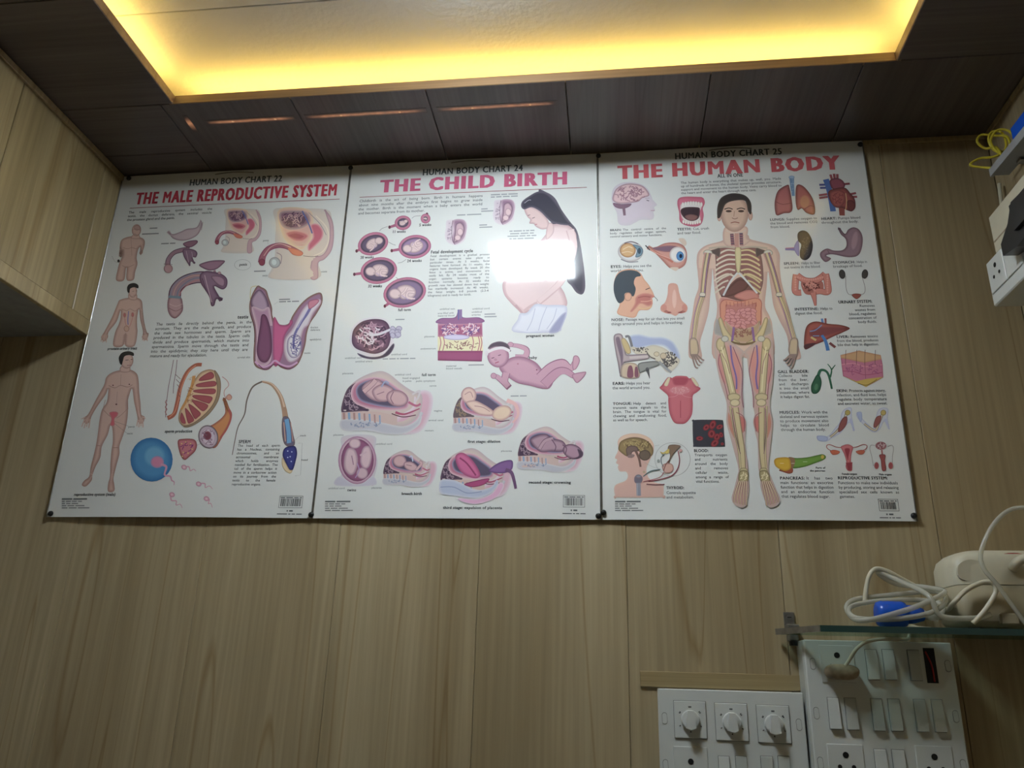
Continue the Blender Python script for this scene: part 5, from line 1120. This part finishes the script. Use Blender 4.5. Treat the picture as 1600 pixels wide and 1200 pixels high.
# ------------------------------------------------------------------ glass shelf and its clamps
SZ0, SZ1 = ZO - .1775, ZO - .1690
sh = empty('glass_shelf', (1.5, -.055, SZ0), 'green-edged glass shelf with a cut corner above the large switchboard', 'shelf')
poly = [(1.2665, -.0115), (1.309, -.11), (XR - .001, -.11), (XR - .001, -.0115)]
MB().prism(poly, 'Z', SZ0, SZ1).build('pane', M['glass'], sh)
MB().box((1.309, -.1115, SZ0 - .0002), (XR - .001, -.1102, SZ1 + .0002)).build('front_edge', M['gedge'], sh)
b = MB(); b.prism([(1.2650, -.0118), (1.2665, -.0115), (1.309, -.1108), (1.3078, -.1115)], 'Z', SZ0 - .0002, SZ1 + .0002); b.build('side_edge', M['steel'], sh)
br = empty('shelf_bracket', (1.289, -.006, SZ1), 'small steel clamp holding the cut end of the glass shelf', 'bracket')
MB().box((1.281, -.004, SZ1 - .001), (1.297, -.0005, SZ1 + .026), .0008).build('wall_plate', M['steel'], br)
MB().box((1.281, -.024, SZ1 + .0004), (1.299, -.004, SZ1 + .007), .0015).build('upper_jaw', M['steel'], br)
MB().box((1.283, -.022, SZ0 - .009), (1.297, -.0005, SZ0 - .0004), .0015).build('lower_jaw', M['steel'], br)
MB().tube([(1.289, -.0185, SZ0 - .0095), (1.289, -.0185, SZ0 - .016)], .006, 12).build('clamp_screw', M['black'], br)
sc = MB().tube([(1.289, -.004, SZ1 + .018), (1.289, -.0056, SZ1 + .018)], .0042, 12).build('screw', M['steel'], br)
MB().box((1.2861, -.006, SZ1 + .0175), (1.2919, -.00555, SZ1 + .0185)).build('slot', M['hole'], sc)

# wooden patch strip on the wall
a, b2 = px(1001, 1048), px(1252, 1078)
o = MB().box((1.057, -.0035, ZO - .2585), (1.299, -.0003, ZO - .2355), .0006)
pm_ = wood('patch_wood', (.44, .35, .19), (.34, .255, .13), 'X')
tag(o.build('wood_strip', pm_), 'short horizontal wood-grain strip just above the smaller switchboard', 'wood strip')


# ------------------------------------------------------------------ switchboards
def rocker(parent, x0, x1, z0, z1, Y, m):
    """rocker switch: frame recess and a tilted rocker"""
    s = MB().box((x0 - .0008, Y - .0006, z0 - .0008), (x1 + .0008, Y + .001, z1 + .0008)).build('switch', M['groove'], parent)
    b = MB().prism([(Y - .0005, z0), (Y - .0055, z0 + .0004), (Y - .0022, z1 - .0006), (Y - .0005, z1)], 'X', x0, x1)
    b.build('rocker', M[m], s)


def socket(parent, cx, cz, wd, ht, Y, holes):
    s = MB().box((cx - wd / 2, Y - .0016, cz - ht / 2), (cx + wd / 2, Y + .0005, cz + ht / 2), .0006).build('socket', M['white'], parent)
    for (dx, dz, r) in holes:
        MB().tube([(cx + dx, Y - .0021, cz + dz), (cx + dx, Y - .0017, cz + dz)], r, 14).build('hole', M['hole'], s)


def cap_(parent, x, z, Y):
    n = 12; P = []
    for j in range(n):
        a_ = 2 * math.pi * j / n; P.append((x + .0042 * math.cos(a_), z + (.0042 if math.sin(a_) > 0 else -.0042) + .0042 * math.sin(a_)))
    c = MB().prism(P, 'Y', Y - .0004, Y + .0003).build('screw_cap', M['groove'], parent)
    P2 = [(x + (p - x) * .86, z + (q - z) * .9) for p, q in P]
    MB().prism(P2, 'Y', Y - .0009, Y - .0002).build('cap_face', M['white'], c)


H3 = lambda: ((0, .013, .0042), (-.0095, -.0025, .003), (.0095, -.0025, .003))
YB = -.045
bd = empty('switchboard', (1.402, -.02, ZO - .52), 'large white switchboard with sockets and rocker switches under the glass shelf', 'switchboard', 'wall switchboards')
MB().box((1.2965, YB + .004, ZO - .52), (1.505, -.0004, ZO - .1860), .002).build('back_box', M['offwhite'], bd)
MB().box((1.2985, YB, ZO - .522), (1.5065, YB + .004, ZO - .1855), .0012).build('cover_plate', M['white'], bd)
c5 = lambda cx, cy: px(1200 + cx / 2.857, 780 + cy / 2.857, YB)


def rk(x0, y0, x1, y1, m='white'):
    a, b = c5(x0, y0), c5(x1, y1); rocker(bd, min(a[0], b[0]), max(a[0], b[0]), b[2] + ZO, a[2] + ZO, YB, m)


for q in ((432, 672, 497, 806, 'white'), (508, 672, 574, 806, 'white'), (620, 674, 688, 810, 'offwhite')): rk(*q)
for q in ((264, 886, 326, 1026, 'white'), (340, 888, 404, 1030, 'offwhite'), (457, 890, 521, 1034, 'offwhite'), (533, 892, 601, 1035, 'offwhite'), (648, 894, 716, 1038, 'offwhite'), (727, 895, 795, 1040, 'offwhite')): rk(*q)
for q in ((472, 1116, 540, 1260, 'white'), (551, 1118, 622, 1262, 'white')): rk(*q)
for cx, cy in ((310, 735), (350, 1183), (747, 1192)):
    a = c5(cx, cy); socket(bd, a[0], a[2] + ZO, .049, .052, YB, [(dx, dz - .001, r) for dx, dz, r in H3()])
a, b = c5(690, 664), c5(762, 822)
h = MB().box((a[0], YB - .0008, b[2] + ZO), (b[0], YB + .0002, a[2] + ZO)).build('empty_slot', M['hole'], bd); h['label'] = 'dark empty switch slot'
p = [c5(700, 680), c5(728, 740), c5(742, 815)]
MB().tube(spline([(q[0], YB - .0016, q[2] + ZO) for q in p], n=5), .0012, 6).build('red_wire', M['red'], h, smooth=True)
for cx, cy in ((803, 745), (216, 955), (838, 970), (234, 1178), (872, 1190), (200, 735)): a = c5(cx, cy); cap_(bd, a[0], a[2] + ZO, YB)
# plug and its cord
a = c5(318, 768)
pl = empty('mains_plug', (a[0], YB - .003, a[2] + ZO - .012), 'dirty cream mains plug in the large switchboard, its cord running up to the shelf', 'plug')
P = spline([(a[0] - .024, a[2] + ZO), (a[0] - .014, a[2] + ZO + .009), (a[0] + .014, a[2] + ZO + .009), (a[0] + .025, a[2] + ZO + .001), (a[0] + .016, a[2] + ZO - .011), (a[0] - .016, a[2] + ZO - .011)], True, 4)
bb = MB(); n = len(P)
for d, s in ((.0020, .92), (.010, 1), (.018, .96), (.024, .8)):
    for q in P: bb.v.append((a[0] + (q[0] - a[0]) * s, YB - d, a[2] + ZO + (q[1] - a[2] - ZO) * s))
for k in range(3):
    for j in range(n): bb.f.append((k * n + j, k * n + (j + 1) % n, (k + 1) * n + (j + 1) % n, (k + 1) * n + j))
bb.f += [tuple(range(n)), tuple(range(4 * n - 1, 3 * n - 1, -1))]
bb.build('plug_body', M['plug'], pl, smooth=True)
MB().tube(spline([W(x, y, Y) for x, y, Y in ((1320, 1042, -.066), (1328, 1030, -.07), (1340, 1012, -.078), (1360, 1001, -.075))] + [(1.425, -.055, ZO - .1822), (1.445, -.03, ZO - .1818), (1.458, -.012, ZO - .1800), (1.463, -.0058, SZ0 + .002), (1.466, -.0056, SZ1 + .008), (1.475, -.012, SZ1 + .006), (1.492, -.016, SZ1 + .0045)], n=7), .0026, 8).build('plug_cord', M['cream'], pl, smooth=True)

YL = -.03
b2 = empty('switchboard', (1.188, -.015, ZO - .5), 'smaller white switchboard with three fan regulator knobs below the wood strip', 'switchboard', 'wall switchboards')
MB().box((1.084, YL + .004, ZO - .5), (1.291, -.0004, ZO - .2605), .002).build('back_box', M['offwhite'], b2)
MB().box((1.0815, YL, ZO - .502), (1.2935, YL + .004, ZO - .2600), .0012).build('cover_plate', M['white'], b2)
c6 = lambda cx, cy: px(980 + cx / 5, 980 + cy / 5, YL)
for i, (cx, cy) in enumerate(((492, 722), (815, 740), (1143, 757))):
    a = c6(cx, cy); x, z = a[0], a[2] + ZO
    r = MB().box((x - .0240, YL - .0008, z - .0262), (x + .0240, YL + .0004, z + .0262)).build('regulator', M['groove'], b2)
    MB().box((x - .0233, YL - .0022, z - .0255), (x + .0233, YL - .0004, z + .0255), .0007).build('regulator_plate', M['white'], r)
    k = MB(); prof = [(.0135, .0023), (.0135, .006), (.0122, .0075), (.0110, .0076)]
    for rr, d in prof:
        for j in range(24): k.v.append((x + rr * math.cos(j * math.pi / 12), YL - d, z + rr * math.sin(j * math.pi / 12)))
    for q in range(3):
        for j in range(24): k.f.append((q * 24 + j, q * 24 + (j + 1) % 24, q * 24 + 24 + (j + 1) % 24, q * 24 + 24 + j))
    k.f += [tuple(range(24)), tuple(range(95, 71, -1))]
    k.build('knob', M['white'], r)
    MB().prism([(x - .0045, z + .0125), (x + .0045, z + .0125), (x + .0075, z - .0115), (x, z - .0135), (x - .0075, z - .0115)], 'Y', YL - .017, YL - .0077).build('knob_grip', M['white'], r)
    mk = MB()
    for j, an in enumerate((210, 150, 145, 95, 90, 85, 40, 34, 330)):
        ca, sa = math.cos(math.radians(an)), math.sin(math.radians(an)); R0, R1 = .0165, .0188
        tx, tz = -sa * .0006, ca * .0006
        mk.prism([(x + ca * R0 - tx, z + sa * R0 - tz), (x + ca * R1 - tx, z + sa * R1 - tz), (x + ca * R1 + tx, z + sa * R1 + tz), (x + ca * R0 + tx, z + sa * R0 + tz)], 'Y', YL - .0026, YL - .0021)
    mk.prism([(x - .0012, z - .0175), (x + .0012, z - .0175), (x, z - .0147)], 'Y', YL - .0027, YL - .0021)
    mk.build('speed_marks', M['black'], r)
a = c6(498, 1085); socket(b2, a[0], a[2] + ZO, .049, .052, YL, [(dx, dz - .007, r) for dx, dz, r in H3()])
for x0, x1, m in ((712, 808, 'white'), (846, 944, 'offwhite'), (1042, 1148, 'offwhite'), (1176, 1282, 'offwhite')):
    a, c = c6(x0, 1008), c6(x1, 1240); rocker(b2, a[0], c[0], c[2] + ZO, a[2] + ZO, YL, m)
for cx, cy in ((292, 712), (1342, 762), (300, 1080)): a = c6(cx, cy); cap_(b2, a[0], a[2] + ZO, YL)

# ------------------------------------------------------------------ things on the glass shelf
SZ = SZ1 + .0002
nb = empty('nebulizer', (1.60, -.05, SZ), 'cream nebulizer machine with a carrying handle on the glass shelf', 'nebulizer')
X0, X1 = 1.506, 1.700


def shell(levels, name, m, parent, cx, cy):
    """rounded-rectangle rings (half width, half depth, z, corner) skinned together"""
    b = MB(); n = 32
    for hw, hd, z, e, dx in levels:
        for j in range(n):
            t = 2 * math.pi * j / n; c, s = math.cos(t), math.sin(t)
            b.v.append((cx + dx + hw * math.copysign(abs(c) ** e, c), cy + hd * math.copysign(abs(s) ** e, s), z))
    L = len(levels)
    for k in range(L - 1):
        for j in range(n): b.f.append((k * n + j, k * n + (j + 1) % n, (k + 1) * n + (j + 1) % n, (k + 1) * n + j))
    b.f += [tuple(range(n))[::-1], tuple(range((L - 1) * n, L * n))]
    return b.build(name, m, parent, smooth=True)


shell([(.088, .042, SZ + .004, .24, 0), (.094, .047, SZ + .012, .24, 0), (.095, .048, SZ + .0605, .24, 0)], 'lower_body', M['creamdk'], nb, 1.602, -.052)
shell([(.0955, .0485, SZ + .061, .24, 0), (.0955, .0485, SZ + .0615, .24, 0), (.095, .0482, SZ + .088, .24, 0), (.092, .046, SZ + .100, .26, .001), (.085, .041, SZ + .108, .35, .003), (.075, .034, SZ + .1115, .4, .006), (.055, .022, SZ + .1125, .5, .01)], 'upper_body', M['cream'], nb, 1.602, -.052)
for fx in (1.53, 1.675): MB().box((fx - .008, -.075, SZ), (fx + .008, -.03, SZ + .0045)).build('foot', M['grey'], nb)
MB().tube(spline([(1.585, -.1, SZ + .083), (1.592, -.112, SZ + .094), (1.62, -.114, SZ + .098), (1.66, -.114, SZ + .098), (1.688, -.112, SZ + .094), (1.694, -.1, SZ + .083)], n=6), .0065, 10).build('handle', M['cream'], nb, smooth=True)
P = [(1.592 + .016 * math.cos(j * math.pi / 8), SZ + .1035 + .0035 * math.sin(j * math.pi / 8)) for j in range(16)]
MB().prism(P, 'Y', -.0945, -.085).build('badge', M['red'], nb)
P = spline([(1.512, SZ + .070), (1.530, SZ + .066), (1.545, SZ + .076), (1.543, SZ + .092), (1.528, SZ + .096), (1.513, SZ + .088)], True, 4)
MB().prism(P, 'Y', -.0995, -.09).build('vent_cover', M['cream'], nb)
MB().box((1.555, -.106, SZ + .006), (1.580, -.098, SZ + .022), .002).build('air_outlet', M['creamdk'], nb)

cu = empty('nebulizer_cup', (1.43, -.078, SZ), 'blue nebulizer medicine cup lying among the coiled tubing', 'medicine cup')
cz = SZ + .0195
MB().tube([(1.397, -.078, cz), (1.3985, -.078, cz), (1.404, -.078, cz), (1.432, -.078, cz), (1.437, -.078, cz)], [.012, .0165, .0185, .0185, .017], 20).build('cup_body', M['blue'], cu, smooth=True)
MB().tube([(1.4375, -.078, cz), (1.45, -.078, cz), (1.462, -.078, cz)], [.0135, .0125, .009], 16).build('cup_neck', M['blue'], cu, smooth=True)
MB().tube([(1.4625, -.078, cz), (1.482, -.078, cz - .004)], [.0065, .0055], 12).build('spout', M['tube'], cu, smooth=True)

zt = lambda x, y, Y: tuple(max(q, SZ + .0045) if i == 2 else q for i, q in enumerate(W(x, y, Y)))
pts = [(1.484, -.078, cz - .004)] + [zt(*q) for q in ((1472, 945, -.062), (1440, 938, -.042), (1390, 938, -.04), (1345, 943, -.045), (1326, 952, -.07), (1340, 966, -.1), (1400, 967, -.1045), (1455, 957, -.104), (1478, 938, -.085), (1462, 924, -.045), (1390, 930, -.03),
                        (1335, 937, -.035), (1323, 952, -.065), (1345, 970, -.1045), (1410, 955, -.106), (1450, 940, -.1045), (1476, 925, -.09), (1450, 918, -.05), (1400, 912, -.03), (1372, 895, -.03), (1400, 905, -.045), (1450, 930, -.1), (1470, 962, -.106), (1520, 966, -.107), (1548, 960, -.108))]
MB().tube(spline(pts, n=8), .0038, 10).build('air_tube', M['tube'], nb, smooth=True)['label'] = 'clear plastic tubing coiled round the blue cup'
pts = [W(*q) for q in ((1640, 800, -.15), (1600, 793, -.14), (1572, 800, -.13), (1548, 826, -.125), (1533, 862, -.125), (1537, 888, -.128), (1560, 916, -.13), (1583, 948, -.13), (1604, 976, -.13), (1625, 1000, -.13))]
o = MB().tube(spline(pts, n=8), .0031, 10).build('air_tube', M['tube'], smooth=True); tag(o, 'clear plastic tube arching in front of the nebulizer and off the shelf', 'tube')
pts = [zt(*q) for q in ((1351, 945, -.035), (1353, 922, -.035), (1358, 900, -.035), (1368, 889, -.035), (1385, 892, -.035), (1410, 905, -.03), (1440, 922, -.02), (1462, 942, -.015), (1480, 952, -.055), (1490, 942, -.106), (1510, 922, -.109), (1535, 910, -.112), (1552, 912, -.113), (1556, 925, -.113), (1545, 945, -.113), (1532, 962, -.112), (1520, 974, -.108))]
MB().tube(spline(pts, n=8), .0034, 10).build('power_cord', M['cream'], nb, smooth=True)

# ------------------------------------------------------------------ right wall: socket box, tray, yellow cable
FX = 1.640
eb = empty('socket_box', (1.68, -.2, ZO + .337), 'white surface socket box on the right wall with a black adapter plugged in', 'socket box')
MB().box((FX, -.33, ZO + .337), (XR - .0005, -.077, ZO + .4160), .002).build('box_body', M['white'], eb)
MB().box((FX + .004, -.33, ZO + .4165), (XR - .0005, -.105, ZO + .488), .003).build('upper_cover', M['cream'], eb)
s = MB().box((FX - .0022, -.1365, ZO + .357), (FX - .0002, -.083, ZO + .4105), .0006).build('socket_plate', M['white'], eb)
for dy, dz, r in ((0, .013, .0042), (-.0095, -.004, .003), (.0095, -.004, .003)):
    MB().tube([(FX - .0027, -.11 + dy, ZO + .384 + dz), (FX - .0023, -.11 + dy, ZO + .384 + dz)], r, 12).build('hole', M['hole'], s)
MB().box((FX - .0022, -.19, ZO + .357), (FX - .0002, -.139, ZO + .4105), .0006).build('socket_plate', M['white'], eb)
MB().box((FX + .0035, -.33, ZO + .437), (FX + .0038, -.11, ZO + .4395)).build('tape_stripe', M['plug'], eb)
ad = empty('power_adapter', (FX - .02, -.19, ZO + .39), 'black plug-in power adapter on the socket box at the right edge', 'adapter')
MB().prism([(-.182, ZO + .374), (-.225, ZO + .366), (-.29, ZO + .372), (-.29, ZO + .432), (-.232, ZO + .437), (-.212, ZO + .412), (-.182, ZO + .394)], 'X', FX - .024, FX - .0024).build('adapter_body', M['black'], ad)
MB().prism([(-.236, ZO + .386), (-.285, ZO + .386), (-.285, ZO + .428), (-.236, ZO + .428)], 'X', FX - .030, FX - .0244).build('adapter_cap', M['black'], ad)
o = MB().tube(spline([(1.692, -.115, ZO + .3365), (1.693, -.116, ZO + .315), (1.70, -.13, ZO + .288), (1.708, -.16, ZO + .268), (1.712, -.22, ZO + .258)], n=6), .0032, 8).build('black_cable', M['black'], smooth=True)
tag(o, 'black cable hanging below the white socket box', 'cable')
ty = empty('cable_tray', (1.69, -.25, ZO + .53), 'grey plastic shelf tray on the right wall near the ceiling', 'tray')
MB().prism([(-.148, .540 + ZO), (-.148, .5485 + ZO), (-.46, .531 + ZO), (-.46, .5225 + ZO)], 'X', 1.645, 1.668).build('tray_base', M['grey'], ty)
MB().prism([(-.146, .539 + ZO), (-.146, .553 + ZO), (-.46, .537 + ZO), (-.46, .521 + ZO)], 'X', 1.6395, 1.6447).build('tray_lip', M['grey'], ty)
for yy_, zz in ((-.19, .5395), (-.38, .529)): MB().box((1.66, yy_ - .012, ZO + zz - .008), (XR - .0005, yy_, ZO + zz - .003)).build('support', M['steel'], ty)
o = MB().prism([(-.215, ZO + .549), (-.36, ZO + .541), (-.36, ZO + .575), (-.215, ZO + .58)], 'X', 1.648, 1.70).build('router_box', M['blue']); tag(o, 'blue box lying on the grey tray at the right edge', 'box')
rr = random.Random(5); pts = []
for x, y, Y in ((1556, 262, -.15), (1540, 262, -.11), (1516, 258, -.10), (1530, 248, -.10), (1556, 244, -.11), (1572, 230, -.115), (1566, 208, -.11), (1550, 206, -.10), (1545, 220, -.10), (1556, 236, -.10), (1582, 232, -.12), (1584, 214, -.13), (1572, 203, -.12), (1556, 205, -.115), (1548, 222, -.11), (1562, 240, -.12),
                (1578, 236, -.135), (1574, 214, -.13), (1555, 212, -.10), (1533, 211, -.09), (1527, 222, -.09), (1540, 232, -.09), (1556, 230, -.11), (1566, 246, -.14), (1566, 260, -.165)):
    pts.append(W(x, y, Y))
o = MB().tube(spline(pts, n=7), .0021, 8).build('network_cable', M['yellow'], smooth=True); tag(o, 'thin yellow cable coiled in loops above the grey tray', 'cable')
o = MB().tube(spline([(1.712, -.03, ZO + .60), (1.708, -.032, ZO + .55), (1.712, -.03, ZO + .50), (1.709, -.03, ZO + .44), (1.713, -.03, ZO + .38)], n=6), .0035, 8).build('wall_cable', M['cream'], smooth=True); tag(o, 'cream cable running down the corner behind the socket box', 'cable')
